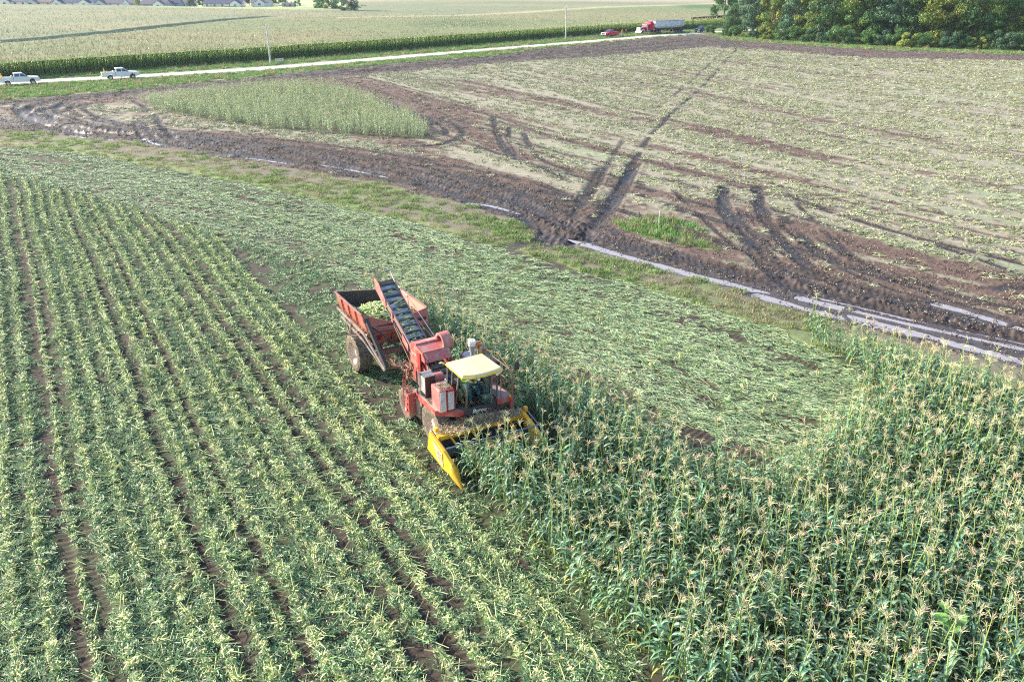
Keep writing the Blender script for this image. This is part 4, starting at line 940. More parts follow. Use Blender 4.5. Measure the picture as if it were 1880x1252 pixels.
# --- cab
base = [(-.12, -.55), (.58, -.62), (.95, -.40), (1.08, .50), (.95, .80), (-.12, .80)]
topp = [(-.02, -.56), (.88, -.60), (1.16, -.42), (1.27, .45), (1.12, .76), (-.02, .76)]
m = MB(); m.prismz([(x - .01 if x > 0 else x, y) for x, y in base], 1.60, 1.66); m.prismz([(-.12, -.5), (-.08, -.5), (-.08, .75), (-.12, .75)], 1.66, 2.15); m.box(-.1, .5, .78, .82, 1.66, 2.95); cab = m.build('cab', DARK, HV)
def lerp(p, q, t): return tuple(a + (b - a) * t for a, b in zip(p, q))
def cpt(i, t): b = (*base[i], 1.66); q = (*topp[i], 2.98); return lerp(b, q, t)
m = MB()
for i in (0, 1, 2, 3, 4, 5): m.bar(cpt(i, 0), cpt(i, 1), .055, .055)
for i in range(5): m.bar(cpt(i, 1), cpt(i + 1, 1), .05, .07)
m.bar(lerp(cpt(0, 0), cpt(1, 0), .5), lerp(cpt(0, 1), cpt(1, 1), .45), .05, .05); m.bar(cpt(0, .42), lerp(cpt(0, .42), cpt(1, .42), .5), .04, .04); m.build('window_frame', mat('grey_brown_pillar', (.16, .13, .12), .5), cab)
m = MB(); m.plate([cpt(0, 0), lerp(cpt(0, 0), cpt(1, 0), .5), lerp(cpt(0, .42), cpt(1, .42), .5), cpt(0, .42)], (0, -1, 0), .03); m.build('side_panel', mat('tan_cab_panel', (.66, .40, .22), .5, col2=(.5, .3, .2), scale=4), cab)
for i, j, a0, a1 in ((0, 1, .5, 1), (1, 2, 0, 1), (2, 3, 0, 1), (3, 4, 0, 1)):
    z0 = 0.02; q = [lerp(cpt(i, z0), cpt(j, z0), a0), lerp(cpt(i, z0), cpt(j, z0), a1), lerp(cpt(i, .97), cpt(j, .97), a1), lerp(cpt(i, .97), cpt(j, .97), a0)]
    m = MB(); m.quad(*q); m.build('window', GLASS, cab)
m = MB(); m.quad(cpt(0, .44), lerp(cpt(0, .44), cpt(1, .44), .5), lerp(cpt(0, .97), cpt(1, .97), .5), cpt(0, .97)); m.build('window', GLASS, cab)
m = MB(); m.quad(cpt(5, .35), cpt(0, .35), cpt(0, .97), cpt(5, .97)); m.build('window', GLASS, cab)
# skirt with the maker's lettering
SK = [(.56, -.645), (.965, -.42), (1.10, .52), (.97, .82)]
m = MB()
for k in range(3):
    (x0, y0), (x1, y1) = SK[k], SK[k + 1]
    m.hexa([(x0 - .05, y0 + .03, 1.42), (x0, y0, 1.42), (x1, y1, 1.42), (x1 - .05, y1 + .01, 1.42), (x0 - .04, y0 + .03, 1.70), (x0 + .02, y0, 1.70), (x1 + .02, y1, 1.70), (x1 - .04, y1 + .01, 1.70)])
m.build('skirt', mat('charcoal_skirt', (.06, .055, .06), .5), cab)
def text_mesh(txt, size, mat_, parent, M, name='lettering', shear=0.):
    cu = bpy.data.curves.new(name, 'FONT'); cu.body = txt; cu.size = size; cu.extrude = .004; cu.shear = shear; cu.offset = .004
    ob = bpy.data.objects.new(name, cu); COL.objects.link(ob); bpy.context.view_layer.update()
    me = bpy.data.meshes.new_from_object(ob.evaluated_get(bpy.context.evaluated_depsgraph_get())); bpy.data.objects.remove(ob)
    me.name = name; me.transform(M); me.materials.clear(); me.materials.append(mat_)
    o = bpy.data.objects.new(name, me); COL.objects.link(o); o.parent = parent; return o
dx, dy = 1.10 - .965, .52 + .42; L_ = math.hypot(dx, dy); ux = Vector((dx / L_, dy / L_, 0)); uz = Vector((.07, 0, 1)).normalized(); un = ux.cross(uz)
o0 = Vector((.965, -.42, 0)) + ux * .22 + Vector((.012, 0, 1.47)) + un * .02
M4 = Matrix(((ux.x, uz.x, un.x, o0.x), (ux.y, uz.y, un.y, o0.y), (ux.z, uz.z, un.z, o0.z), (0, 0, 0, 1)))
text_mesh('Byron', .21, WHITE, cab, M4, shear=.2)
# roof
rp = [(.00, -.63), (1.24, -.66), (1.40, -.30), (1.44, .10), (1.42, .5), (1.34, .82), (.00, .80)]
m = MB(); n = len(rp); ctr = (.7, .08)
vs = [(x, y, 2.985) for x, y in rp] + [(x, y, 3.05) for x, y in rp] + [(ctr[0] + (x - ctr[0]) * .93, ctr[1] + (y - ctr[1]) * .93, 3.10) for x, y in rp] + [(ctr[0] + (x - ctr[0]) * .5, ctr[1] + (y - ctr[1]) * .5, 3.115) for x, y in rp]
fs = [tuple(range(n - 1, -1, -1))] + [(k * n + i, k * n + (i + 1) % n, (k + 1) * n + (i + 1) % n, (k + 1) * n + i) for k in range(3) for i in range(n)] + [tuple(range(3 * n, 4 * n))]
m.add(vs, fs); rf = m.build('cab_roof', ROOFY, cab)
m = MB();
for i in range(1, 5): (x0, y0), (x1, y1) = rp[i], rp[i + 1]; m.bar((x0 + .012, y0, 3.01), (x1 + .012, y1, 3.01), .03, .055)
m.bar((0, -.645, 3.01), (1.24, -.672, 3.01), .03, .05); m.build('roof_trim', TRIMY, cab)
for (x, y) in ((1.22, -.45), (1.36, -.12), (1.34, .60), (1.22, .80)):
    m = MB(); m.lathe([(.001, .04), (.05, .035), (.055, 0), (.03, -.05), (.001, -.06)], (x, y, 2.90), 'x', 12); m.build('work_lamp', WHITE, cab)
m = MB(); m.box(.05, .45, -.12, .32, 1.66, 2.05); m.box(0.02, .12, -.12, .32, 2.05, 2.65); m.build('seat', mat('dark_seat_cloth', (.05, .06, .07), .8), cab, bevel=.03)
m = MB(); m.tube([(.95, .10, 1.66), (.80, .10, 2.18)], .03, 8); m.tube([(.80 + .05 * cos(a) * .4, .10 + .17 * sin(a), 2.2 + .16 * cos(a) * .5) for a in np.linspace(0, 2 * pi, 17)], .014, 6); m.build('steering_wheel', BLK, cab)
m = MB(); m.box(.25, .75, .42, .62, 1.66, 2.15); m.box(-.05, .3, -.5, -.2, 1.66, 2.0); m.build('control_console', mat('green_grey_console', (.14, .20, .18), .6), cab, bevel=.02)
# --- feeder, chute, hood
m = MB(); m.hexa([(.25, -.40, 1.0), (1.25, -.42, .62), (1.25, .66, .62), (.25, .62, 1.0), (.35, -.40, 1.46), (1.35, -.42, 1.02), (1.35, .66, 1.02), (.35, .62, 1.46)]); fh = m.build('feeder_housing', PINK, HV)
m = MB(); m.lathe([(.001, .02), (.09, .02), (.09, -.05)], (0, 0, 0), 'z', 16); me_ = None
for v_i in range(len(m.v)):
    x, y, z = m.v[v_i]; m.v[v_i] = (.80 + x * .92 + z * .4, .22 + y, 1.262 - x * .4 + z * .9)
m.build('shaft_hole', BLK, fh)
m = MB(); m.plate([(.30, -.43, 1.5), (1.0, -.45, 1.3), (1.35, -.45, .75), (.8, -.45, .7), (.3, -.43, .95)], (0, -1, 0), .03); m.build('side_plate', RED, fh)
slope = .5
def cz(a): return 2.0 + (-2.4 - a) * slope
m = MB()
for y0, y1 in ((-.50, -.46), (.38, .42)):
    m.prism([(-.55, 1.35), (-.55, 1.72), (-1.3, 1.95), (-2.2, 2.28), (-2.75, 2.45), (-2.75, 1.95), (-1.3, 1.5)], y0, y1)
m.build('chute_side', RED, HV)
m = MB(); m.prism([(-.55, 1.42), (-1.3, 1.62), (-2.4, 2.0), (-2.4, 1.96), (-1.3, 1.58), (-.55, 1.38)], -.46, .38); m.build('chute_belt', BELT, HV)
m = MB()
for k in range(6):
    x = -.75 - k * .3; z = np.interp(-x, [.55, 1.3, 2.4], [1.42, 1.62, 2.0]); m.box(x - .02, x + .02, -.45, .37, z, z + .05)
m.build('chute_slat', DARK, HV)
m = MB(); m.prism([(-3.02, 1.85), (-3.02, 2.66), (-2.55, 2.74), (-1.98, 2.62), (-1.78, 2.44), (-1.80, 2.28), (-2.1, 2.3), (-2.3, 1.85)], -.62, -.58)
m.prism([(-3.02, 1.9), (-3.02, 2.66), (-2.55, 2.74), (-1.98, 2.62), (-1.62, 2.22), (-1.80, 2.1), (-2.1, 2.3), (-2.3, 1.9)], .44, .48)
hd_ = m.build('hood', RED, HV)
m = MB(); m.hexa([(-3.02, -.58, 2.63), (-2.55, -.58, 2.71), (-2.55, .44, 2.71), (-3.02, .44, 2.63), (-3.02, -.6, 2.66), (-2.55, -.6, 2.74), (-2.55, .46, 2.74), (-3.02, .46, 2.66)])
m.hexa([(-2.55, -.58, 2.71), (-1.98, -.58, 2.59), (-1.98, .44, 2.59), (-2.55, .44, 2.71), (-2.55, -.6, 2.74), (-1.98, -.6, 2.62), (-1.98, .46, 2.62), (-2.55, .46, 2.74)])
m.hexa([(-1.98, -.58, 2.59), (-1.76, -.58, 2.30), (-1.76, .44, 2.30), (-1.98, .44, 2.59), (-1.95, -.6, 2.62), (-1.73, -.6, 2.32), (-1.73, .46, 2.32), (-1.95, .46, 2.62)])
m.box(-2.57, -2.53, -.6, .46, 2.74, 2.78); m.box(-2.0, -1.97, -.6, .46, 2.62, 2.65); m.build('hood_top', PINK, HV)
m = MB(); m.box(-2.32, -2.12, -.66, -.62, 1.5, 2.55); m.build('hood_brace', mat('deep_red_brace', (.36, .04, .04), .5), HV)
m = MB(); m.prism([(-2.9, 1.3), (-2.2, 1.3), (-1.75, 1.55), (-1.75, 1.85), (-2.3, 2.2), (-2.9, 2.2)], -.57, -.53); m.build('elevator_foot', RED, HV)
text_mesh('Byron', .17, mat('faded_pink_lettering', (.75, .45, .40), .6), hd_, Matrix(((1, 0, 0, -2.92), (0, 0, -1, -.622), (0, 1, 0, 2.28), (0, 0, 0, 1))))
# --- elevator
ex0, ex1 = -2.3, -6.15
m = MB()
for y0 in (-.53, .17):
    m.hexa([(ex0, y0, cz(ex0) - .16), (ex1, y0, cz(ex1) - .16), (ex1, y0 + .05, cz(ex1) - .16), (ex0, y0 + .05, cz(ex0) - .16), (ex0, y0, cz(ex0) + .07), (ex1, y0, cz(ex1) + .07), (ex1, y0 + .05, cz(ex1) + .07), (ex0, y0 + .05, cz(ex0) + .07)])
el = m.build('elevator', mat('elevator_rail', (.30, .24, .23), .5, metal=.3, col2=(.42, .20, .15), scale=2.5), HV)
m = MB()
for y0 in (-.545, ):
    m.hexa([(ex0, y0, cz(ex0) - .34), (ex1 + .2, y0, cz(ex1 + .2) - .34), (ex1 + .2, y0 + .04, cz(ex1 + .2) - .34), (ex0, y0 + .04, cz(ex0) - .34), (ex0, y0, cz(ex0) - .30), (ex1 + .2, y0, cz(ex1 + .2) - .30), (ex1 + .2, y0 + .04, cz(ex1 + .2) - .30), (ex0, y0 + .04, cz(ex0) - .30)])
m.build('lower_rail', ALU, el)
m = MB(); m.hexa([(ex0, -.48, cz(ex0) - .03), (ex1, -.48, cz(ex1) - .03), (ex1, .17, cz(ex1) - .03), (ex0, .17, cz(ex0) - .03), (ex0, -.48, cz(ex0)), (ex1, -.48, cz(ex1)), (ex1, .17, cz(ex1)), (ex0, .17, cz(ex0))]); m.build('belt', BELT, el)
a = ex0 - .25
while a > ex1:
    m = MB(); m.bar((a, -.46, cz(a) + .055), (a, .15, cz(a) + .055), .035, .10); m.build('slat', DARK, el); a -= .295
m = MB(); m.prism([(-5.35, cz(-5.35) - .30), (-5.35, cz(-5.35) + .08), (-5.9, cz(-5.9) + .30), (-6.42, cz(-6.4) + .22), (-6.3, cz(-6.2) - .2), (-5.8, cz(-5.8) - .28)], -.565, -.54); m.prism([(-3.35, cz(-3.35) - .34), (-3.35, cz(-3.35) - .06), (-3.85, cz(-3.85) - .02), (-3.85, cz(-3.85) - .34)], -.575, -.55); m.prism([(-4.7, cz(-4.7) - .33), (-4.7, cz(-4.7) + .05), (-4.82, cz(-4.82) + .05), (-4.82, cz(-4.82) - .33)], -.575, -.55); m.build('side_plate', PINK, el)
m = MB(); m.tube([(-6.1, .21, cz(-6.1) + .08), (-6.75, .28, cz(-6.4) + .28)], .025, 6); m.tube([(-6.45, -.52, cz(-6.4) + .35), (-6.7, -.1, 4.22), (-6.75, .28, cz(-6.4) + .3)], .012, 5)
for (p, q) in (((-4.3, .24, cz(-4.3) + .05), (-3.0, .62, 2.2)), ((-5.0, .24, cz(-5.) + .4), (-3.0, .60, 2.3)), ((-6.0, .24, cz(-6.) + .05), (-5.0, .24, cz(-5.) + .4)), ((-5., .24, cz(-5.) + .4), (-5., -.5, cz(-5.) + .12)), ((-5.0, .24, cz(-5.) + .4), (-4.9, .24, cz(-4.9)))): m.tube([p, q], .014, 5)
m.tube([(-3.6, .5, 2.05), (-3.0, .62, 2.25)], .04, 8); m.build('tie_rod', GREY, el)
m = MB(); m.hexa([(-6.25, -.5, cz(-6.2) - .1), (-6.1, -.5, cz(-6.1) - .1), (-6.1, .2, cz(-6.1) - .1), (-6.25, .2, cz(-6.2) - .1), (-6.3, -.5, cz(-6.25) + .08), (-6.12, -.5, cz(-6.12) + .08), (-6.12, .2, cz(-6.12) + .08), (-6.3, .2, cz(-6.25) + .08)]); m.build('end_roller', DARK, el)
m = MB(); m.bar((-2.9, -.5, 1.35), (-4.6, -.56, cz(-4.6) - .32), .05); m.bar((-2.9, .2, 1.35), (-4.6, .2, cz(-4.6) - .2), .05); m.bar((-3.3, -.5, 1.35), (-3.3, -.5, 2.1), .05); m.build('elevator_strut', RUST, HV)
m = MB(); m.tube([(-1.9, -.56, 2.62), (-1.3, -.7, 2.68), (-1.25, -.72, 1.6)], .012, 6)
rr2 = random.Random(3)
for k in range(14):
    x = -3.0 - rr2.uniform(0, 1.2); y = rr2.uniform(-.8, .3); p = (x, y, 1.2 + rr2.uniform(-.1, .2)); q = (x - rr2.uniform(.2, .9), y + rr2.uniform(-.3, .3), 1.1 + rr2.uniform(-.2, .4)); md = lerp(p, q, .5)
    m.tube([p, (md[0], md[1], md[2] + rr2.uniform(-.15, .3)), q], .014, 5)
m.build('hose', DARK, HV)
# --- yellow corn header
m = MB(); m.hexa([(1.30, -1.72, 1.02), (1.42, -1.72, 1.02), (1.58, 1.62, 1.02), (1.46, 1.62, 1.02), (1.28, -1.72, 1.22), (1.44, -1.72, 1.20), (1.60, 1.62, 1.20), (1.44, 1.62, 1.22)])
hdr = m.build('header', YEL, HV)
m = MB()
for k in range(5):                                              # arched yellow plates along the beam
    y0 = -1.66 + k * .66; x0 = 1.46 + k * .03
    pl = [(x0, y0 + .02, 1.2), (x0, y0 + .62, 1.2), (x0, y0 + .62, 1.02), (x0, y0 + .50, 1.08), (x0, y0 + .32, 1.12), (x0, y0 + .14, 1.08), (x0, y0 + .02, 1.02)]
    m.plate([(a_ + (b_ - y0) * .05, b_, c_) for a_, b_, c_ in pl], (1, 0, 0), .03)
m.build('arched_plate', YEL, hdr)
m = MB(); m.hexa([(1.15, -1.65, .25), (1.5, -1.65, .25), (1.66, 1.58, .25), (1.3, 1.58, .25), (1.30, -1.65, 1.0), (1.44, -1.65, 1.0), (1.6, 1.58, 1.0), (1.46, 1.58, 1.0)]); m.build('header_back', BLK, hdr)
m = MB(); m.tube([(1.62, -1.62, .62), (1.78, 1.52, .62)], .17, 14); m.build('auger', DARK, hdr)
def divider(sgn, y0, off, name='divider'):
    s = sgn; X = lambda a: a + off
    out = y0 + s * .13; inn = y0 - s * .10
    m = MB()
    m.hexa([(X(.78), inn, .45), (X(1.95), inn, .28), (X(1.95), out, .28), (X(.78), out, .45), (X(.95), inn + s * .10, 1.20), (X(2.0), inn + s * .08, .98), (X(2.0), out - s * .01, .98), (X(.95), out - s * .02, 1.20)])
    m.hexa([(X(1.95), inn, .28), (X(2.5), inn + s * .02, .30), (X(2.5), out - s * .03, .30), (X(1.95), out, .28), (X(2.0), inn + s * .08, .98), (X(2.52), inn + s * .06, .72), (X(2.52), out - s * .05, .72), (X(2.0), out - s * .01, .98)])
    d = m.build(name, YEL, hdr, bevel=.02)
    m = MB(); c = (inn + out) / 2
    pr = [(0, .205), (.05, .215), (.2, .18), (.4, .11), (.56, .05), (.63, .0)]
    vs = []; fs = []; nn = 16
    for (t, r_) in pr:
        for k in range(nn): an = 2 * pi * k / nn; vs.append((X(2.48 + t), c + max(r_, .004) * cos(an) * .8, .50 - t * .62 + max(r_, .004) * sin(an)))
    for i in range(len(pr) - 1):
        for k in range(nn): fs.append((i * nn + k, (i + 1) * nn + k, (i + 1) * nn + (k + 1) % nn, i * nn + (k + 1) % nn))
    fs.append(tuple(range(nn))); m.add(vs, fs); m.build('divider_point', YEL, d.parent if d.parent else hdr, smooth=True)
    return d
divider(-1, -1.72, .0); divider(1, 1.56, .20)
m = MB(); m.hexa([(1.75, -1.858, .46), (2.0, -1.858, .40), (2.0, -1.862, .40), (1.75, -1.862, .46), (1.3, -1.858, .98), (1.95, -1.858, .80), (1.95, -1.862, .80), (1.3, -1.862, .98)]); m.plate([(1.25, -1.862, 1.05), (1.95, -1.862, .88), (1.98, -1.862, .42), (1.62, -1.862, .46)], (0, -1, 0), .006); m.build('safety_decal', mat('pale_decal', (.72, .62, .42), .5, col2=(.7, .35, .2), scale=12, lo=.55, hi=.65), hdr)
m = MB(); m.box(.92, 1.98, -1.70, -1.67, 1.14, 1.17); 
for v_i in range(len(m.v)):
    x, y, z = m.v[v_i]; m.v[v_i] = (x, y - .03, z - (x - .95) * .21 + .05)
m.build('divider_rail', DARK, hdr)
m = MB(); m.box(1.02, 1.18, -1.70, -1.56, 1.22, 1.36); m.build('header_bracket', YEL, hdr, bevel=.02)
m = MB(); m.box(1.45, 1.60, 1.58, 1.70, 1.24, 1.44); m.build('header_bracket', mat('orange_yellow_bracket', (.8, .38, .04), .4), hdr, bevel=.02)
m = MB(); m.tube([(1.96, -1.68, 1.02), (2.42, 1.58, 1.14)], .035, 8); m.build('push_bar', mat('blue_steel_bar', (.16, .24, .34), .35, metal=.4), hdr)
m = MB(); m.tube([(1.62, 1.50, 1.25), (2.5, 1.47, 1.05), (2.95, 1.45, .85)], .075, 10); m.build('side_tube', YEL, hdr)
m = MB(); m.bar((1.6, 1.66, 1.3), (2.95, 1.62, 1.0), .03, .04); m.build('side_rail', mat('blue_grey_rail', (.25, .28, .36), .4), hdr)
for yk in (-.76, 0., .76):
    m = MB(); nn = 12; vs = []; fs = []
    for (t, hw, z0) in ((1.7, .13, .80), (2.1, .16, .66), (2.5, .13, .48), (2.85, .08, .30), (3.05, .02, .16)):
        for k in range(nn): an = pi * k / (nn - 1); vs.append((t + .1 * (yk + .76), yk + hw * cos(an), z0 - .18 + .2 * sin(an)))
    for i in range(4):
        for k in range(nn - 1): fs.append((i * nn + k, (i + 1) * nn + k, (i + 1) * nn + k + 1, i * nn + k + 1))
    m.add(vs, fs); m.build('snout', YEL, hdr, smooth=True)
for yk in (-1.14, -.38, .38, 1.14):
    m = MB(); m.bar((1.65, yk - .07, .55), (2.7, yk - .07, .22), .05, .12); m.bar((1.65, yk + .07, .55), (2.7, yk + .07, .22), .05, .12); m.build('gathering_chain', DARK, hdr)
for yk in (-1.3, -.5, .95):
    m = MB(); m.bar((1.5, yk, 1.12), (1.85, yk + .1, .85), .05, .05); m.build('beam_brace', YEL, hdr)
# dry chaff caught on the header and decks
mb = MB(); r3 = random.Random(5)
def bit(mb, x, y, z, L, cols, w=.012):
    az = r3.uniform(0, 6.28); el = r3.gauss(0, .45); c = cols[r3.randrange(len(cols))]; c = tuple(q * r3.uniform(.75, 1.2) for q in c)
    d = Vector((cos(az) * cos(el), sin(az) * cos(el), sin(el))) * L / 2; n_ = Vector((-sin(az), cos(az), r3.gauss(0, .4))).normalized() * w; p = Vector((x, y, z))
    mb.add([p - d + n_, p - d - n_, p + d - n_ * .5, p + d + n_ * .5], [(0, 1, 2, 3)], c)
CH = [(.62, .50, .34), (.52, .42, .28), (.70, .60, .42), (.40, .36, .20), (.28, .21, .14)]
for k in range(7500):
    y = r3.triangular(-1.6, 1.55, .15); hgt = .24 * math.exp(-((y - .05) / .75) ** 2) + .06
    x = r3.gauss(1.12 + .05 * (y + 1.6), .20); x = min(max(x, .62), 1.62)
    z = (1.24 if x > 1.28 else 1.02 + (1.28 - x) * .25) + abs(r3.gauss(0, .5)) * hgt * max(.15, 1 - abs(x - 1.15) * 1.4)
    bit(mb, x, y, z, r3.uniform(.06, .22), CH)
for k in range(500): bit(mb, r3.uniform(-1.3, .4), r3.uniform(-1.28, -.75), 1.61 + r3.uniform(0, .04), r3.uniform(.05, .16), CH)
for k in range(150): bit(mb, r3.uniform(.1, .65), r3.uniform(-1.2, -.8), 2.455 + r3.uniform(0, .03), r3.uniform(.05, .14), CH)
for k in range(500): bit(mb, -3.0 - r3.uniform(0, 1.3), r3.uniform(-.7, .4), 1.1 + r3.uniform(0, .25), r3.uniform(.08, .25), CH + [(.35, .42, .16)])
oo = mb.build('corn_chaff', leafmat('chaff', .85, .1, vary=0, spec=.2)); oo.location = HV.location; oo.rotation_euler = HV.rotation_euler
tag(oo, 'dry brown corn trash heaped on the yellow header and the decks of the harvester', 'chaff', kind='stuff')
m = MB(); m.prism([(.70, .98), (1.45, 1.0), (1.45, 1.20), (1.2, 1.28), (.9, 1.22)], -1.1, 1.2); 
# ears of corn riding up the belt and heaped in the cart
EARC = [(.40, .52, .18), (.58, .60, .26), (.34, .46, .16), (.68, .62, .34), (.26, .38, .13), (.72, .70, .42)]
def ear(mb, x, y, z, az, el, L=.24, r=.032):
    c = EARC[r3.randrange(6)]; c = tuple(q * r3.uniform(.8, 1.15) for q in c)
    d = Vector((cos(az) * cos(el), sin(az) * cos(el), sin(el))) * L; p = Vector((x, y, z))
    mb.tube([p - d * .5, p - d * .3, p + d * .1, p + d * .38, p + d * .5], [r * .4, r, r * .95, r * .5, r * .12], 6, c)
    if r3.random() < .6:
        a2 = az + r3.gauss(0, .5); e = d.normalized(); q = p + d * .3; s_ = Vector((-sin(a2), cos(a2), r3.gauss(0, .5))).normalized() * .018
        mb.add([q + s_, q - s_, q + Vector((cos(a2), sin(a2), r3.gauss(0, .4))) * .16], [(0, 1, 2)], tuple(v * .9 for v in c))
mb = MB()
for k in range(95):
    a = r3.uniform(-6.0, -2.6); ear(mb, a, r3.uniform(-.42, .12), cz(a) + .05, r3.gauss(pi / 2, .5), r3.gauss(0, .2), .20, .026)
for k in range(45): a = r3.uniform(-2.2, -.8); ear(mb, a, r3.uniform(-.4, .32), float(np.interp(-a, [.55, 1.3, 2.4], [1.42, 1.62, 2.0])) + .05, r3.uniform(0, 6.28), r3.gauss(0, .2))
oo = mb.build('corn_ears', M_STALK); oo.location = HV.location; oo.rotation_euler = HV.rotation_euler
tag(oo, 'green and yellow husked corn ears riding up the elevator belt of the harvester', 'corn ears', kind='stuff')

# ------------------------------------------------------------------ towed cart
CT = thing('harvest_cart', (MO[0], MO[1], 0), ROW_A, 'rusty red side-dump cart heaped with corn ears towed behind the harvester', 'cart')
CRED = mat('cart_red_paint', (.44, .105, .08), .55, col2=(.38, .19, .15), scale=1.8, lo=.45, hi=.7, bump=.05)
INB = mat('shaded_rusty_inside', (.035, .03, .032), .7, col2=(.13, .06, .045), scale=2.5, lo=.5, hi=.7)  # near-black base paints the shade inside the cart, with rust patches
tl = [(-9.75, -1.12, 2.58), (-6.65, -1.12, 2.58), (-6.72, 1.85, 2.28), (-9.45, 1.85, 2.28)]     # rim
bl = [(-9.2, -.62, 1.05), (-6.75, -.62, 1.05), (-6.85, 1.15, 1.05), (-9.1, 1.15, 1.05)]
md_ = [(-9.6, -1.02, 1.95), (-6.42, -1.02, 1.95), (-6.35, 1.72, 1.75), (-9.4, 1.7, 1.75)]
def wall(p, q, r_, s_, n_, mt, name, t=.04): m = MB(); m.plate([p, q, r_, s_], n_, t); return m.build(name, mt, CT)
# outer skins (red) and inner skins (dark), each wall in two bends
for (i, j, nrm, nm) in ((0, 1, (0, -1, .25), 'left_wall'), (2, 3, (0, 1, .3), 'right_wall'), (3, 0, (-1, 0, .2), 'rear_wall')):
    wall(md_[i], md_[j], tl[j], tl[i], nrm, CRED, nm); wall(bl[i], bl[j], md_[j], md_[i], nrm, CRED, nm + '_lower')
fr = MB(); fm_ = (-6.5, .15, 2.20)
fr.plate([md_[1], md_[2], tl[2], (-6.62, .55, 2.08), (-6.6, .1, 2.05), tl[1]], (1, 0, .1), .04); fr.build('front_wall', CRED, CT)
wall(bl[1], (-6.8, .12, 1.05), (-6.40, .12, 1.86), md_[1], (1, 0, -.3), CRED, 'front_wall_lower'); wall((-6.8, .12, 1.05), bl[2], md_[2], (-6.40, .12, 1.86), (1, 0, -.3), RUST, 'front_wall_lower')
def inset(p, k=.05): c = (-8.1, .35, p[2]); return (p[0] + (c[0] - p[0]) * k, p[1] + (c[1] - p[1]) * k, p[2])
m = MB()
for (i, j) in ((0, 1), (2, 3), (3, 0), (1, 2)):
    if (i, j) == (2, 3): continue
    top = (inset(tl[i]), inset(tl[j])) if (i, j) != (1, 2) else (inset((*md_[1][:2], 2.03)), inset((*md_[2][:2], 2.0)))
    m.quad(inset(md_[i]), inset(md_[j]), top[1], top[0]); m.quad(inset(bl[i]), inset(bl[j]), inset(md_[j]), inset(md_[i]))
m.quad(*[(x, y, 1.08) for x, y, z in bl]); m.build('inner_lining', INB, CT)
m = MB(); m.quad(inset(md_[2]), inset(md_[3]), inset(tl[3]), inset(tl[2])); m.build('right_lining', mat('sunlit_pink_lining', (.52, .24, .18), .6, col2=(.42, .22, .18), scale=2), CT)  # sunlight on this inner wall put into its lining colour
m = MB(); m.bar(tl[0], tl[1], .06, .05); m.bar(tl[3], tl[0], .06, .06); m.bar(tl[2], tl[3], .06, .05); m.build('rim_rail', mat('rim_rail', (.40, .26, .22), .5, metal=.3, col2=(.24, .12, .1), scale=3), CT)
m = MB(); m.bar((-6.34, -1.0, 1.93), (-6.28, 1.7, 1.74), .05, .06); m.bar((-6.42, -.9, 1.70), (-6.4, .6, 1.72), .04, .05); m.bar((-6.75, .16, 1.06), (-6.36, .14, 1.85), .05, .06)
for x in (-9.0, -8.2, -7.4): m.bar((x, -1.14, 2.5), (x, -1.06, 1.95), .05, .04)
m.build('wall_rib', CRED, CT)
m = MB(); m.lathe([(.001, .012), (.17, .012), (.17, 0)], (0, 0, 0), 'z', 20)
fa, fb_ = Vector(bl[1]), Vector(md_[1]); upv = (fb_ - fa); upv.y = 0; upv.normalize(); lat = Vector((0, 1, 0)); nrm_ = lat.cross(upv)
ctr_ = Vector((-6.56, -.50, 1.52)) + nrm_ * .03
EM = Matrix(((lat.x, upv.x, nrm_.x, ctr_.x), (lat.y, upv.y, nrm_.y, ctr_.y), (lat.z, upv.z, nrm_.z, ctr_.z), (0, 0, 0, 1)))
for i in range(len(m.v)): m.v[i] = tuple(EM @ Vector(m.v[i]))
em = m.build('emblem', mat('emblem_red', (.45, .02, .03), .5), CT)
text_mesh('S', .30, BLK, em, EM @ Matrix.Translation((-.08, -.1, .016)))
m = MB(); m.plate([tuple(EM @ Vector(p)) for p in ((.18, -.58, .02), (.46, -.50, .02), (.30, -.34, .02))], nrm_, .01); m.build('safety_triangle', mat('faded_triangle', (.75, .62, .55), .6), CT)
wheel(CT, -7.0, -1.22, .84, .62, -1, lugs=20); wheel(CT, -7.35, 1.72, .84, .62, 1, lugs=20)
m = MB(); m.tube([(-7.0, -1.1, .84), (-7.3, 1.6, .84)], .10, 10); m.build('axle', RUST, CT)
m = MB(); m.bar((-9.2, -.45, .95), (-6.2, -.45, .95), .12, .16); m.bar((-9.2, .95, .95), (-6.2, .95, .95), .12, .16); m.bar((-6.15, -.9, .95), (-6.15, 1.2, .95), .16, .2); m.bar((-9.2, -.5, .95), (-9.2, 1., .95), .12, .16)
m.bar((-6.2, -.52, .86), (-3.45, -.16, .86), .13, .16); m.bar((-6.2, .7, .86), (-3.45, -.0, .86), .13, .16); m.bar((-7.4, -1.0, .9), (-6.1, -.9, .9), .12, .14); m.build('frame', RUST, CT)
m = MB(); m.bar((-6.03, -1.16, 2.60), (-4.25, -1.14, 1.22), .13, .20); st_ = m.build('lift_arm', DARK, CT)
m = MB(); m.tube([(-6.05, -1.26, 2.58), (-6.05, -1.06, 2.58)], .10, 12); m.build('pivot', BLK, st_)
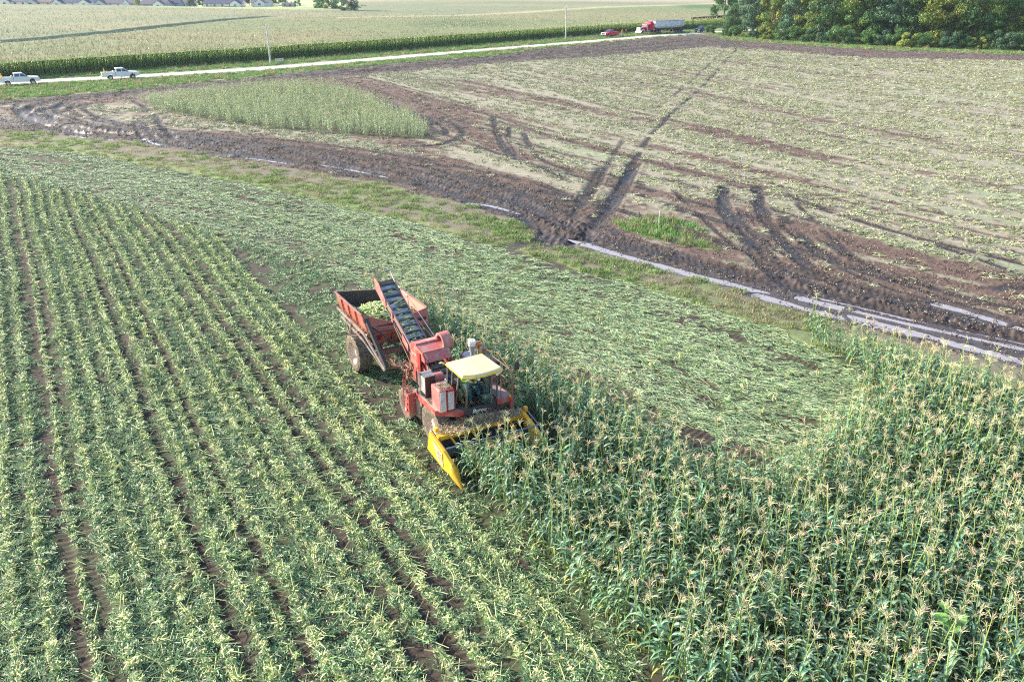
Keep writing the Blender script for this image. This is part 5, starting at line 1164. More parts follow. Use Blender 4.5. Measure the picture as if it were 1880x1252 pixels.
m = MB(); m.bar((-9.3, -1.24, 2.02), (-6.2, -1.24, 1.92), .05, .09); m.bar((-6.2, -1.24, 1.92), (-4.2, -1.22, 1.16), .05, .10); m.bar((-8.9, -1.22, 1.75), (-6.3, -1.26, 1.62), .05, .07); m.bar((-6.3, -1.26, 1.62), (-4.3, -1.22, 1.08), .04, .06); m.bar((-7.6, -1.26, 2.0), (-7.9, -1.26, 1.0), .05, .05); m.bar((-8.6, -1.22, 2.2), (-8.0, -1.2, 1.1), .05, .05); m.build('side_link', mat('grey_link_bar', (.36, .32, .32), .5, metal=.2, col2=(.24, .16, .13), scale=3), CT)
m = MB(); m.tube([(-5.75, -1.1, 2.42), (-4.2, .1, 1.35)], .035, 8); m.tube([(-5.2, -1.05, 1.55), (-5.3, -.2, 1.50)], .04, 8); m.bar((-5.35, -.2, 1.5), (-6.3, -.2, 1.42), .05); m.build('hydraulic_rod', BLK, CT)
m = MB(); m.bar((-6.1, -.9, 1.0), (-4.3, -1.14, 1.2), .08, .1); m.bar((-4.3, -1.16, 1.2), (-4.2, .05, .98), .07, .08); m.build('hitch_beam', RUST, CT)
m = MB(); r4 = random.Random(9)
for k in range(16):
    p = (-4.3 - r4.uniform(0, 1.4), r4.uniform(-1.0, .1), 1.05 + r4.uniform(-.1, .15)); q = (p[0] + r4.uniform(.2, 1.0), p[1] + r4.uniform(-.2, .3), 1.1 + r4.uniform(-.1, .3)); md2 = lerp(p, q, .5)
    m.tube([p, (md2[0], md2[1], md2[2] + r4.uniform(-.2, .3)), q], .013, 5)
m.build('hose', DARK, CT)
mb = MB()
for k in range(1500):
    x = r3.uniform(-9.35, -6.6); y = r3.uniform(-.95, 1.6); h = 2.32 - .70 * (((x + 7.9) / 1.5) ** 2) - .30 * (((y - .1) / 1.3) ** 2); h = max(h, 1.35)
    ear(mb, x, y, h + r3.uniform(-.12, .04), r3.uniform(0, 6.28), r3.gauss(0, .45), .25, .034)
oo = mb.build('corn_ears', M_STALK); oo.location = HV.location; oo.rotation_euler = HV.rotation_euler
tag(oo, 'heap of picked green and yellow corn ears filling the red cart', 'corn ears', kind='stuff')
m = MB(); nn = 14; vs = []; fs = []
for i in range(nn + 1):
    for j in range(nn + 1):
        x = -9.3 + 2.7 * i / nn; y = -.9 + 2.4 * j / nn; h = 2.32 - .70 * (((x + 7.9) / 1.5) ** 2) - .30 * (((y - .1) / 1.3) ** 2); vs.append((x, y, max(h, 1.3) - .08))
for i in range(nn):
    for j in range(nn): k = i * (nn + 1) + j; fs.append((k, k + nn + 1, k + nn + 2, k + 1))
m.add(vs, fs, (.22, .30, .10)); hp = m.build('corn_heap', M_STALK); hp.location = HV.location; hp.rotation_euler = HV.rotation_euler; tag(hp, 'packed lower layer of the corn heap inside the red cart', 'corn ears', kind='stuff')
# ------------------------------------------------------------------ people
SKIN = mat('skin', (.55, .33, .24), .55, col2=(.5, .28, .2)); HAIR = mat('dark_hair', (.05, .035, .03), .7)
def skinned(name, verts, edges, rad, m, parent, sub=2):
    me = bpy.data.meshes.new(name); me.from_pydata(verts, edges, []); me.materials.append(m)
    o = bpy.data.objects.new(name, me); COL.objects.link(o); o.parent = parent
    sk = o.modifiers.new('skin', 'SKIN'); sk.use_smooth_shade = True
    if not me.skin_vertices: me.skin_vertices.new()
    sd = me.skin_vertices[0].data
    for i, r in enumerate(rad): sd[i].radius = r if isinstance(r, tuple) else (r, r); sd[i].use_root = (i == 0)
    ss = o.modifiers.new('subsurf', 'SUBSURF'); ss.levels = sub; ss.render_levels = sub
    return o
def person(loc, rz, J, shirt, trousers, label, sc=1., hat=None, sleeves=True):
    """J: joint name -> (x forward, y left, z up); limbs given for both sides"""
    t_ = thing('person', loc, rz, label, 'person', s=sc)
    V = []; E = []; Rd = []; ix = {}
    def add(n, p, r, par=None):
        V.append(p); Rd.append(r); ix[n] = len(V) - 1
        if par is not None: E.append((ix[par], ix[n]))
    add('pelvis', J['pelvis'], (.15, .115)); add('waist', J['waist'], (.135, .10), 'pelvis'); add('chest', J['chest'], (.165, .115), 'waist')
    add('neck', J['neck'], .058, 'chest'); add('jaw', J['jaw'], (.062, .07), 'neck'); add('head', J['head'], (.078, .095), 'jaw')
    add('crown', tuple(a + b for a, b in zip(J['head'], (0, 0, .09))), .06, 'head')
    hx = J['head']; add('nose', (hx[0] + .115, hx[1], hx[2] - .03), .014, 'head')
    for s, q in (('L', 1), ('R', -1)):
        add('ear' + s, (hx[0] - .005, hx[1] + q * .085, hx[2] - .02), .016, 'head')
        add('sh' + s, J['sh' + s], .062, 'chest'); add('el' + s, J['el' + s], .044, 'sh' + s); add('wr' + s, J['wr' + s], .028, 'el' + s)
        e, w_ = Vector(J['el' + s]), Vector(J['wr' + s]); d = (w_ - e).normalized(); sd = d.cross(Vector((0, 0, 1)))
        if sd.length < .1: sd = Vector((0, 1, 0))
        sd.normalize(); pm = w_ + d * .06; add('pa' + s, tuple(pm), (.036, .018), 'wr' + s)
        for f in range(4):
            b_ = pm + d * .035 + sd * (f - 1.5) * .019; L = (.035, .042, .040, .030)[f]; cur = Vector((0, 0, -1)) * .5
            add('f%d%s' % (f, s), tuple(b_), .009, 'pa' + s); add('g%d%s' % (f, s), tuple(b_ + (d + cur * .4) * L), .008, 'f%d%s' % (f, s)); add('h%d%s' % (f, s), tuple(b_ + (d + cur * .4) * L + (d + cur * 2).normalized() * L * .8), .007, 'g%d%s' % (f, s))
        add('th' + s, tuple(w_ + d * .035 + sd * .045 * q), .010, 'pa' + s); add('ti' + s, tuple(w_ + d * .07 + sd * .062 * q), .008, 'th' + s)
        add('hip' + s, J['hip' + s], .09, 'pelvis'); add('kn' + s, J['kn' + s], .062, 'hip' + s); add('an' + s, J['an' + s], .042, 'kn' + s)
        a_ = J['an' + s]; add('to' + s, (a_[0] + .16, a_[1] + q * .02, a_[2] - .05), (.04, .03), 'an' + s)
    body = skinned('body', V, E, Rd, SKIN, t_)
    def sub(nm, names, m, grow):
        k = [ix[n] for n in names]; mp = {o_: i for i, o_ in enumerate(k)}
        ed = [(mp[a], mp[b]) for a, b in E if a in mp and b in mp]
        rr = [tuple(v + grow for v in (Rd[i] if isinstance(Rd[i], tuple) else (Rd[i], Rd[i]))) for i in k]
        return skinned(nm, [V[i] for i in k], ed, rr, m, t_)
    sub('shirt', ['pelvis', 'waist', 'chest', 'shL', 'elL', 'shR', 'elR'] + (['wrL', 'wrR'] if sleeves else []), shirt, .022)
    sub('trousers', ['pelvis', 'hipL', 'knL', 'anL', 'hipR', 'knR', 'anR'], trousers, .024)
    for s in 'LR':
        a_ = J['an' + s]; m = MB(); m.hexa([(a_[0] - .07, a_[1] - .05, a_[2] - .1), (a_[0] + .2, a_[1] - .05, a_[2] - .1), (a_[0] + .2, a_[1] + .05, a_[2] - .1), (a_[0] - .07, a_[1] + .05, a_[2] - .1), (a_[0] - .06, a_[1] - .045, a_[2] + .02), (a_[0] + .17, a_[1] - .04, a_[2] - .03), (a_[0] + .17, a_[1] + .04, a_[2] - .03), (a_[0] - .06, a_[1] + .045, a_[2] + .02)]); m.build('boot', HAIR, t_, bevel=.015)
    m = MB(); m.lathe([(.105, -.03), (.112, .02), (.10, .07), (.06, .115), (.001, .13)], (hx[0] - .01, hx[1], hx[2] + .02), 'z', 16)
    m.prismz([(hx[0] + .06, hx[1] - .08), (hx[0] + .19, hx[1] - .06), (hx[0] + .19, hx[1] + .06), (hx[0] + .06, hx[1] + .08)], hx[2] + .035, hx[2] + .05) if hat else None
    m.build('cap' if hat else 'hair', hat or HAIR, t_, smooth=False)
    m = MB()
    for q in (-1, 1): m.lathe([(.001, .008), (.012, .004), (.013, 0)], (hx[0] + .088, hx[1] + q * .032, hx[2] + .005), 'x', 8)
    m.build('eyes', BLK, t_)
    return t_
HIV = mat('lime_hi_vis_shirt', (.42, .78, .06), .7); JEAN = mat('blue_jeans', (.05, .16, .24), .8, col2=(.10, .22, .28), scale=12); ORV = mat('orange_vest', (.85, .25, .05), .7); TAN = mat('pale_trousers', (.45, .43, .4), .8); MAR = mat('maroon_shirt', (.24, .04, .05), .8)
sit = dict(pelvis=(.0, 0, .50), waist=(-.02, 0, .68), chest=(.0, 0, .90), neck=(.02, 0, 1.06), jaw=(.05, 0, 1.13), head=(.05, 0, 1.22),
           shL=(.02, .19, .98), elL=(.16, .26, .74), wrL=(.40, .12, .76), shR=(.02, -.19, .98), elR=(.16, -.26, .74), wrR=(.40, -.12, .78),
           hipL=(.04, .10, .48), knL=(.46, .14, .52), anL=(.58, .15, .12), hipR=(.04, -.10, .48), knR=(.44, -.16, .52), anR=(.52, -.17, .12))
q_ = MO + .14 * FV + .10 * SV
person((q_[0], q_[1], 1.62), ROW_A, sit, HIV, JEAN, 'driver in a lime hi-vis shirt and jeans seated in the glass harvester cab', 1.0)
q_ = MO + .92 * FV + .42 * SV
tb = thing('storage_box', (q_[0], q_[1], 1.67), ROW_A - .3, 'small teal lidded box on the cab floor beside the driver', 'box')
m = MB(); m.hexa([(-.11, -.15, 0), (.11, -.15, 0), (.11, .15, 0), (-.11, .15, 0), (-.13, -.18, .22), (.13, -.18, .22), (.13, .18, .22), (-.13, .18, .22)]); m.build('body', mat('teal_plastic', (.02, .20, .24), .4), tb, bevel=.01)
m = MB(); m.box(-.14, .14, -.19, .19, .225, .26); m.build('lid', mat('pale_teal_lid', (.35, .55, .52), .4), tb, bevel=.01)
stand = dict(pelvis=(0, 0, .93), waist=(0, 0, 1.1), chest=(.01, 0, 1.33), neck=(0, 0, 1.50), jaw=(.03, 0, 1.57), head=(.03, 0, 1.66),
             shL=(0, .20, 1.42), elL=(-.02, .27, 1.14), wrL=(.10, .26, .92), shR=(0, -.20, 1.42), elR=(.02, -.27, 1.15), wrR=(.22, -.2, 1.08),
             hipL=(0, .09, .9), knL=(.03, .10, .50), anL=(-.02, .11, .11), hipR=(0, -.09, .9), knR=(.02, -.1, .5), anR=(.0, -.12, .11))
g_ = G(1142.0, 67.2); person((g_[0], g_[1], 0.03), R(-100), stand, ORV, TAN, 'person in an orange vest standing behind the tailgate of the red pickup', 1.02, hat=ORANGE)
g_ = G(1149.5, 65.0); person((g_[0], g_[1], 0.03), R(-60), stand, MAR, HAIR, 'person in dark maroon standing on the verge between the red pickup and the lorry', 1.0)

# ------------------------------------------------------------------ pickups
WGL = mat('tinted_window', (.03, .06, .12), .08, spec=.8); CHR = mat('chrome', (.6, .62, .66), .25, metal=.8); HL = mat('headlamp', (.8, .82, .85), .15); TL = mat('tail_lamp', (.45, .02, .03), .3)
def arch(cx0, r, z0, n=10, rev=True):
    a = [pi - pi * i / n for i in range(n + 1)]; return [(cx0 + r * cos(t), z0 + r * sin(t)) for t in a]
def pickup(loc, rz, paint, label, group, nose=None):
    T = thing('pickup_truck', loc, rz, label, 'pickup truck', group)
    if paint is PWHITE: T.scale = (.94,) * 3
    w = .97; fx, rx, zr = 1.90, -1.75, .42; R_ = .50
    bot = [(-2.9, .55)] + arch(rx, R_, zr) [::1] + arch(fx, R_, zr) + [(2.78, .5)]
    side = bot + [(2.92, .62), (2.95, .95), (2.85, 1.12), (1.35, 1.24), (1.30, 1.24), (-.85, 1.24), (-.85, 1.22), (-2.95, 1.24), (-2.97, .75)]
    m = MB()
    front = bot[12:] + [(2.92, .62), (2.95, .95), (2.85, 1.14), (1.35, 1.26), (-.80, 1.26), (-.80, .48)]
    m.prism(front, -w, w); body = m.build('body', paint, T, bevel=.04)
    if nose: m = MB(); m.hexa([(2.2, -.985, .75), (2.98, -.9, .75), (2.98, .9, .75), (2.2, .985, .75), (2.2, -.98, 1.19), (2.88, -.88, 1.16), (2.88, .88, 1.16), (2.2, .98, 1.19)]); m.build('bonnet_front', nose, T, bevel=.04)
    m = MB(); rear = [(-2.95, .55)] + arch(rx, R_, zr) + [(-.86, .5), (-.86, 1.25), (-2.95, 1.25)]
    for y in (-w, w - .08): m.prism(rear, y, y + .08)
    m.box(-2.9, -.86, -w + .08, w - .08, .72, .78); m.box(-.92, -.86, -w + .08, w - .08, .78, 1.25); m.build('bed', paint, T)
    m = MB(); m.box(-2.97, -2.90, -w + .05, w - .05, .72, 1.25); m.build('tailgate', paint, T, bevel=.02)
    m = MB(); b_, t_ = .94, .76
    m.hexa([(-.80, -b_, 1.25), (1.36, -b_, 1.25), (1.36, b_, 1.25), (-.80, b_, 1.25), (-.68, -t_, 1.86), (.55, -t_, 1.88), (.55, t_, 1.88), (-.68, t_, 1.86)]); cabn = m.build('cab', paint, T, bevel=.05)
    def sidept(x, z, s):
        k = (z - 1.25) / .62; return (x, s * (b_ + (t_ - b_) * k + .012), z)
    for s in (-1, 1):
        for (xa, xb, xc, xd) in ((-.60, .12, .12, -.56), (.24, 1.12, .56, .24)):
            m = MB(); m.plate([sidept(xa, 1.32, s), sidept(xb, 1.32, s), sidept(xc, 1.76, s), sidept(xd, 1.76, s)], (0, s, .3), .01); m.build('window', WGL, cabn)
    m = MB(); m.plate([(1.27, -.84, 1.33), (1.27, .84, 1.33), (.66, .70, 1.82), (.66, -.70, 1.82)], (.6, 0, .8), .01); 
    for i in range(len(m.v)): x, y, z = m.v[i]; m.v[i] = (x + .035, y, z + .02)
    m.build('windscreen', WGL, cabn)
    m = MB(); m.plate([(-.80, -.75, 1.35), (-.80, .75, 1.35), (-.72, .65, 1.74), (-.72, -.65, 1.74)], (-1, 0, 0), .01); m.build('rear_window', WGL, cabn)
    for x, s in ((fx, -1), (fx, 1), (rx, -1), (rx, 1)):
        m = MB(); m.lathe([(.24, -.12), (.38, -.13), (.41, -.08), (.41, .08), (.38, .13), (.24, .12)], (x, s * .84, .41), 'y', 24); wl = m.build('wheel', mat_tyre, T)
        m = MB(); m.lathe([(.25, s * .10), (.23, s * .06), (.10, s * .04), (.06, s * .09), (.001, s * .09)], (x, s * .84, .41), 'y', 16); m.build('rim', CHR, wl)
    m = MB(); m.box(2.86, 3.04, -.93, .93, .48, .72); m.build('front_bumper', CHR, T, bevel=.03)
    m = MB(); m.box(2.94, 2.985, -.58, .58, .74, 1.06); m.build('grille', BLK, T)
    m = MB(); m.box(-3.08, -2.95, -.93, .93, .5, .68); m.build('rear_bumper', CHR, T, bevel=.02)
    for s in (-1, 1):
        m = MB(); m.box(2.82, 2.975, min(s * .62, s * .92), max(s * .62, s * .92), .82, 1.02); m.build('headlight', HL, T, bevel=.02)
        m = MB(); m.box(-2.985, -2.90, min(s * .86, s * .985), max(s * .86, s * .985), .8, 1.15); m.build('tail_light', TL, T)
        m = MB(); m.box(1.02, 1.14, min(s * .96, s * 1.16), max(s * .96, s * 1.16), 1.28, 1.46); m.build('mirror', BLK, T, bevel=.02)
    m = MB(); m.box(-1.15, -.95, -.85, .85, .8, 1.42); m.build('tool_rack', GREY, T)
    return T
mat_tyre = mat('road_tyre', (.03, .03, .032), .85)
PWHITE = mat('white_car_paint', (.80, .80, .82), .25, col2=(.76, .75, .76)); PRED = mat('crimson_car_paint', (.68, .02, .10), .25); PBLUE = mat('navy_car_paint', (.03, .05, .16), .25)
def cone(loc, label):
    T = thing('marker_cone', loc, 0, label, 'cone', 'tall orange markers standing in the white pickups')
    m = MB(); m.box(-.19, .19, -.19, .19, 0, .04); m.build('base', BLK, T)
    m = MB(); m.lathe([(.17, .04), (.05, .98), (.001, 1.0)], (0, 0, 0), 'z', 16); c = m.build('cone', mat('amber_cone', (.9, .42, .03), .5), T)
    m = MB(); m.lathe([(.128, .40), (.098, .62)], (0, 0, 0), 'z', 16); m.build('band', mat('yellow_band', (.9, .72, .15), .5), c)
def park(c, rz, back, *a, **k):
    n_ = np.array([-sin(rz), cos(rz)]); n_ = n_ if n_[1] > 0 else -n_; q = np.array(c) + n_ * .95 + np.array([cos(rz), sin(rz)]) * back; return q, pickup((q[0], q[1], .035), rz, *a, **k)
gp = 'pickups parked along the gravel road'
c_ = (G(16.5, 158.3) + G(62, 155.6)) / 2; q, _ = park(c_, R(33), -.08, PWHITE, 'white crew cab pickup parked at the left edge, nearest of the road vehicles', gp)
d_ = np.array([cos(R(33)), sin(R(33))]); e_ = q - d_ * 2.3 + np.array([-d_[1], d_[0]]) * .45; cone((e_[0], e_[1], .82), 'amber marker cone standing in the bed of the leftmost white pickup')
c_ = (G(206.2, 147.6) + G(244, 145.8)) / 2; q, _ = park(c_, R(33), -.08, PWHITE, 'white crew cab pickup parked second from the left, ahead of the other white one', gp)
e_ = q - d_ * 2.3 + np.array([-d_[1], d_[0]]) * .45; cone((e_[0], e_[1], .82), 'amber marker cone standing in the bed of the second white pickup')
c_ = (G(1134, 68.0) + G(1114, 69.2)) / 2; park(c_, R(224.5), 0, PRED, 'crimson pickup with a white bonnet front parked before the red lorry', gp, nose=PWHITE)
c_ = G(1293, 60.5); park(c_, R(226), 0, PBLUE, 'navy blue pickup half hidden under the trees at the far end of the road', gp)

# ------------------------------------------------------------------ lorry with grain trailer
LR = mat('lorry_red', (.60, .012, .06), .25); 
c_ = G(1180.6, 63.9); lh = R(217.5); n_ = np.array([-sin(lh), cos(lh)]); n_ = n_ if n_[1] > 0 else -n_; q = c_ + n_ * 1.1
LT = thing('grain_lorry', (q[0], q[1], .035), lh, 'red long-nosed lorry pulling a silver ribbed grain trailer along the gravel road', 'lorry')
def pm(name, m_, mt, par=LT, **k): return m_.build(name, mt, par, **k)
m = MB(); m.hexa([(-1.6, -.62, 1.05), (.62, -.55, 1.0), (.62, .55, 1.0), (-1.6, .62, 1.05), (-1.6, -.66, 1.95), (.60, -.52, 1.78), (.60, .52, 1.78), (-1.6, .66, 1.95)]); pm('bonnet', m, LR, bevel=.06)
m = MB(); m.box(.62, 1.02, -.72, .72, .55, 1.88); gr_ = pm('grille', m, WHITE, bevel=.06)
m = MB()
for z in np.arange(.8, 1.8, .13): m.box(1.02, 1.035, -.5, .5, z, z + .05)
m.build('grille_bars', mat('red_bars', (.5, .05, .06), .4), gr_)
m = MB(); m.box(.75, 1.18, -1.15, 1.15, .35, .72); pm('bumper', m, WHITE, bevel=.04)
for s in (-1, 1):
    m = MB(); m.prism([(-.75, .75), (-.6, 1.15), (-.2, 1.38), (.35, 1.3), (.75, 1.0), (.85, .72), (.62, .72), (.5, .95), (.2, 1.12), (-.2, 1.14), (-.5, 1.0), (-.62, .75)], min(s * .62, s * 1.16), max(s * .62, s * 1.16)); pm('mudguard', m, WHITE if s > 0 else LR)
    m = MB(); m.lathe([(.001, .05), (.11, .04), (.12, -.05)], (.86, s * .9, 1.12), 'x', 12); pm('headlight', m, HL)
    m = MB(); m.tube([(-1.75, s * 1.15, .8), (-1.75, s * 1.15, 3.6)], .09, 10); pm('exhaust_stack', m, CHR)
    m = MB(); m.lathe([(.001, -.7), (.30, -.7), (.30, .7), (.001, .7)], (-2.2, s * .92, .75), 'x', 16); pm('fuel_tank', m, CHR)
m = MB(); m.hexa([(-2.75, -1.05, 1.05), (-1.5, -1.05, 1.05), (-1.5, 1.05, 1.05), (-2.75, 1.05, 1.05), (-2.75, -1.0, 2.75), (-1.75, -1.0, 2.65), (-1.75, 1.0, 2.65), (-2.75, 1.0, 2.75)]); cb = pm('cab', m, LR, bevel=.06)
m = MB(); m.plate([(-1.52, -.92, 2.02), (-1.52, .92, 2.02), (-1.70, .88, 2.52), (-1.70, -.88, 2.52)], (1, 0, .3), .01); 
for i in range(len(m.v)): x, y, z = m.v[i]; m.v[i] = (x + .03, y, z)
m.build('windscreen', WGL, cb)
for s in (-1, 1):
    m = MB(); m.plate([(-2.6, s * 1.04, 1.95), (-1.78, s * 1.04, 1.95), (-1.88, s * 1.025, 2.45), (-2.6, s * 1.025, 2.45)], (0, s, 0), .01); m.build('window', WGL, cb)
m = MB(); m.box(-1.9, -1.45, -.9, .9, 2.68, 2.78); m.build('sun_visor', WHITE, cb)
m = MB(); m.box(-4.35, -2.8, -1.2, 1.2, 1.05, 3.1); pm('sleeper', m, LR, bevel=.08)
m = MB(); m.hexa([(-4.3, -1.1, 3.1), (-2.8, -1.1, 3.1), (-2.8, 1.1, 3.1), (-4.3, 1.1, 3.1), (-4.3, -1.0, 3.5), (-3.4, -.9, 3.45), (-3.4, .9, 3.45), (-4.3, 1.0, 3.5)]); pm('roof_fairing', m, LR, bevel=.05)
m = MB(); m.box(-7.6, .6, -.42, .42, .75, 1.0); pm('frame', m, DARK)
def lwheel(x, s, par=LT):
    m = MB(); m.lathe([(.28, -.16), (.48, -.16), (.52, -.10), (.52, .10), (.48, .16), (.28, .16)], (x, s * 1.02, .52), 'y', 22); wl = m.build('wheel', mat_tyre, par)
    m = MB(); m.lathe([(.29, s * .13), (.24, s * .02), (.12, s * .02), (.08, s * .12), (.001, s * .12)], (x, s * 1.02, .52), 'y', 14); m.build('rim', CHR, wl)
TX = (0., -5.9, -7.2, -14.6, -15.95, -17.3)
for x in TX:
    for s in (-1, 1): lwheel(x, s)
m = MB(); m.hexa([(-16.9, -.9, 1.55), (-6.0, -.9, 1.55), (-6.0, .9, 1.55), (-16.9, .9, 1.55), (-18.0, -1.22, 2.0), (-4.9, -1.22, 2.0), (-4.9, 1.22, 2.0), (-18.0, 1.22, 2.0)]); m.box(-18.0, -4.9, -1.24, 1.24, 2.0, 3.55)
SIL = mat('silver_trailer_sheet', (.86, .87, .90), .4, metal=0, col2=(.55, .57, .66), scale=1); tr_ = pm('trailer_hopper', m, SIL)
m = MB()
for k in range(31):
    x = -17.85 + k * .43
    for s in (-1, 1): m.box(x, x + .07, min(s * 1.24, s * 1.30), max(s * 1.24, s * 1.30), 1.98, 3.5)
m.build('side_ribs', mat('pale_rib', (.74, .75, .78), .4), tr_)
m = MB()
for s in (-1, 1): m.box(-18.05, -4.85, min(s * 1.22, s * 1.33), max(s * 1.22, s * 1.33), 3.5, 3.68)
m.box(-18.08, -17.98, -1.3, 1.3, 3.5, 3.66); m.box(-4.95, -4.85, -1.3, 1.3, 3.5, 3.66); m.build('top_rail', mat('blue_grey_rail_top', (.34, .38, .50), .4), tr_)
m = MB(); m.prismz([(-17.9, -1.1), (-5.0, -1.1), (-5.0, 1.1), (-17.9, 1.1)], 3.4, 3.62); m.build('rolled_tarpaulin', mat('grey_tarpaulin', (.25, .28, .33), .8), tr_)
m = MB(); m.box(-18.0, -5.2, -1.15, -1.0, 1.05, 1.3); m.box(-18.0, -5.2, 1.0, 1.15, 1.05, 1.3); m.box(-17.9, -14.2, -.5, .5, .9, 1.5); m.box(-7.5, -6, -.5, .5, 1.0, 1.55); m.build('trailer_frame', mat('dark_purple_frame', (.08, .07, .11), .5), tr_)
m = MB(); m.box(-9.0, -8.8, -1.0, -.8, .35, 1.3); m.box(-9.0, -8.8, .8, 1.0, .35, 1.3); m.box(-11.6, -10.9, -.6, .6, .5, 1.0); m.build('landing_gear', DARK, tr_)

# ------------------------------------------------------------------ poles, stake, box
POLEW = mat('pale_weathered_pole', (.62, .60, .58), .8, col2=(.48, .45, .42), scale=3)
def pole(x, y, h, lab):
    g = G(x, y); T = thing('utility_pole', (g[0], g[1], 0), R(38), lab, 'pole', 'utility poles beside the gravel road')
    m = MB(); m.tube([(0, 0, -.2), (0, 0, h)], [.19, .12], 12); p = m.build('pole', POLEW, T)
    m = MB(); m.bar((-.65, .14, h - .5), (.65, .14, h - .5), .09, .11); m.bar((-.4, .14, h - .5), (0, .12, h - 1.0), .03); m.bar((.4, .14, h - .5), (0, .12, h - 1.0), .03); m.build('crossarm', POLEW, T)
    for s in (-.55, 0, .55):
        m = MB(); m.lathe([(.03, 0), (.08, .05), (.05, .09), (.08, .13), (.05, .2), (.001, .22)], (s, .14 if s else 0, h - .44 if s else h), 'z', 10); m.build('insulator', WHITE, T)
pole(497, 118.3, 7.1, 'leaning pale utility pole on the verge beside a small grey fence')
pole(1038.3, 74, 8.6, 'straight white utility pole on the verge left of the red pickup')
g = G(504, 117.3); T = thing('slat_fence', (g[0] + .3, g[1], 0), R(34), 'short grey slatted fence at the foot of the leaning pole', 'fence')
for k in range(5): m = MB(); m.box(k * .34, k * .34 + .22, -.03, .03, 0, .95); m.build('slat', POLEW, T)
m = MB(); m.box(-.05, 1.65, .03, .08, .3, .4); m.box(-.05, 1.65, .03, .08, .7, .8); m.build('rail', POLEW, T)
g = G(1209, 417); m = MB(); m.tube([(0, 0, -.1), (.02, 0, 1.1), (.03, 0, 1.18)], [.035, .035, .01], 8); st = m.build('marker_stake', mat('bleached_stake', (.72, .66, .55), .8)); st.location = (g[0], g[1], 0)
tag(st, 'thin bleached wooden stake standing in the clump of green weeds', 'stake')
# broad-leaved weed in the corn near the bottom right
g = G(1742, 1128, 1.6); T = thing('broadleaf_weed', (g[0], g[1], 0), 0, 'broad-leaved bright green weed poking through the corn at the lower right', 'plant')
m = MB(); m.tube([(0, 0, 0), (.05, 0, .9), (0, .05, 1.55)], [.015, .012, .01], 6, (.2, .34, .08)); m.build('stem', M_STALK, T)
for k in range(7):
    a = k * 2.4; r_ = .13 + .03 * (k % 3); c = Vector((cos(a) * .2, sin(a) * .2, 1.35 + .06 * k)); m = MB(); vs = [(0, 0, 0)] + [(r_ * cos(t) * (1 + .15 * sin(3 * t)), r_ * sin(t), .03 * cos(2 * t)) for t in np.linspace(0, 2 * pi, 15)[:-1]]
    m.add([tuple(Vector(v) + c) for v in vs], [(0, i, i % 14 + 1) for i in range(1, 15)], (.16, .34, .09)); m.build('leaf', M_LEAF, T)

# ------------------------------------------------------------------ trees
M_TREE = leafmat('tree_leaf', .5, .32, vary=.12, spec=.3); M_BARK = mat('bark', (.22, .18, .14), .9, col2=(.13, .10, .08), scale=4, bump=.3)
def crown_mesh(name, H, Rw, nb, nl, cols, z0=.22, lsz=(.16, .34), seed=0):
    g = np.random.default_rng(seed); blobs = []
    for k in range(nb):
        t = g.uniform(z0, .95); prof = Rw * (1 - ((t - .5) / .62) ** 2) ** .5 if abs(t - .5) < .62 else .2; a = g.uniform(0, 6.28); r = prof * g.uniform(.35, .92) ** .6
        br = Rw * g.uniform(.22, .46); blobs.append((r * cos(a), r * sin(a), t * H, br, g.integers(0, len(cols)), g.uniform(.8, 1.2)))
    P = []; C = []; per = nl // nb
    for bx, by, bz, br, ci, cb in blobs:
        d = g.normal(size=(per, 3)); d /= np.linalg.norm(d, axis=1)[:, None]; rr = br * g.uniform(.35, 1.08, per) ** .5
        c = np.stack([bx + d[:, 0] * rr, by + d[:, 1] * rr, bz + d[:, 2] * rr * .75], 1)
        n_ = d + g.normal(0, .55, (per, 3)); n_ /= np.linalg.norm(n_, axis=1)[:, None]; u = np.cross(n_, g.normal(size=(per, 3))); u /= np.linalg.norm(u, axis=1)[:, None]; w = np.cross(n_, u)
        s = g.uniform(*lsz, per)[:, None]; P.append(np.stack([c - u * s, c - w * s * .6, c + u * s, c + w * s * .6], 1)); col = np.array(cols[ci]) * cb * 1.2
        C.append(np.repeat((col[None] * g.uniform(.75, 1.25, (per, 1)))[:, None], 4, 1))
    P = np.concatenate(P).reshape(-1, 3); C = np.concatenate(C).reshape(-1, 3); Fq = np.arange(len(P)).reshape(-1, 4)
    return fast_mesh(name, P, Fq, M_TREE, C, smooth=False), blobs
def trunk_mesh(H, blobs, r=.22, seed=0):
    g = random.Random(seed); m = MB(); m.tube([(0, 0, -.3), (.1, 0, H * .3), (-.1, .1, H * .6), (0, 0, H * .85)], [r, r * .8, r * .5, r * .15], 9)
    for b in blobs[::2][:12]:
        z = min(b[2] * .6, H * .55); m.tube([(0, 0, z), (b[0] * .5, b[1] * .5, (z + b[2]) / 2 + .2), (b[0], b[1], b[2])], [r * .35, r * .22, r * .08], 6)
    return m.mesh('trunk', M_BARK)
DG = [(.06, .13, .05), (.08, .16, .055), (.065, .14, .065)]; MG = [(.10, .20, .06), (.13, .24, .07), (.08, .17, .065)]; YG = [(.22, .27, .06), (.27, .30, .07), (.15, .22, .06)]; BG = [(.08, .17, .10), (.11, .20, .12), (.07, .14, .08)]
KINDS = []
for i, (H_, R_, nb, nl, c, nm) in enumerate([(14.5, 4.6, 44, 9500, DG, 'dark green'), (13.5, 4.2, 40, 9000, MG, 'mid green'), (12.5, 4.0, 36, 8500, YG, 'yellowing'), (14., 4.4, 40, 9000, BG, 'blue-green'), (13., 4.6, 36, 8500, MG + YG, 'mottled')]):
    cm, bl_ = crown_mesh('crown', H_, R_, nb, nl, c, .12, (.13, .30), 40 + i); KINDS.append((cm, trunk_mesh(H_, bl_, .24, i), nm))
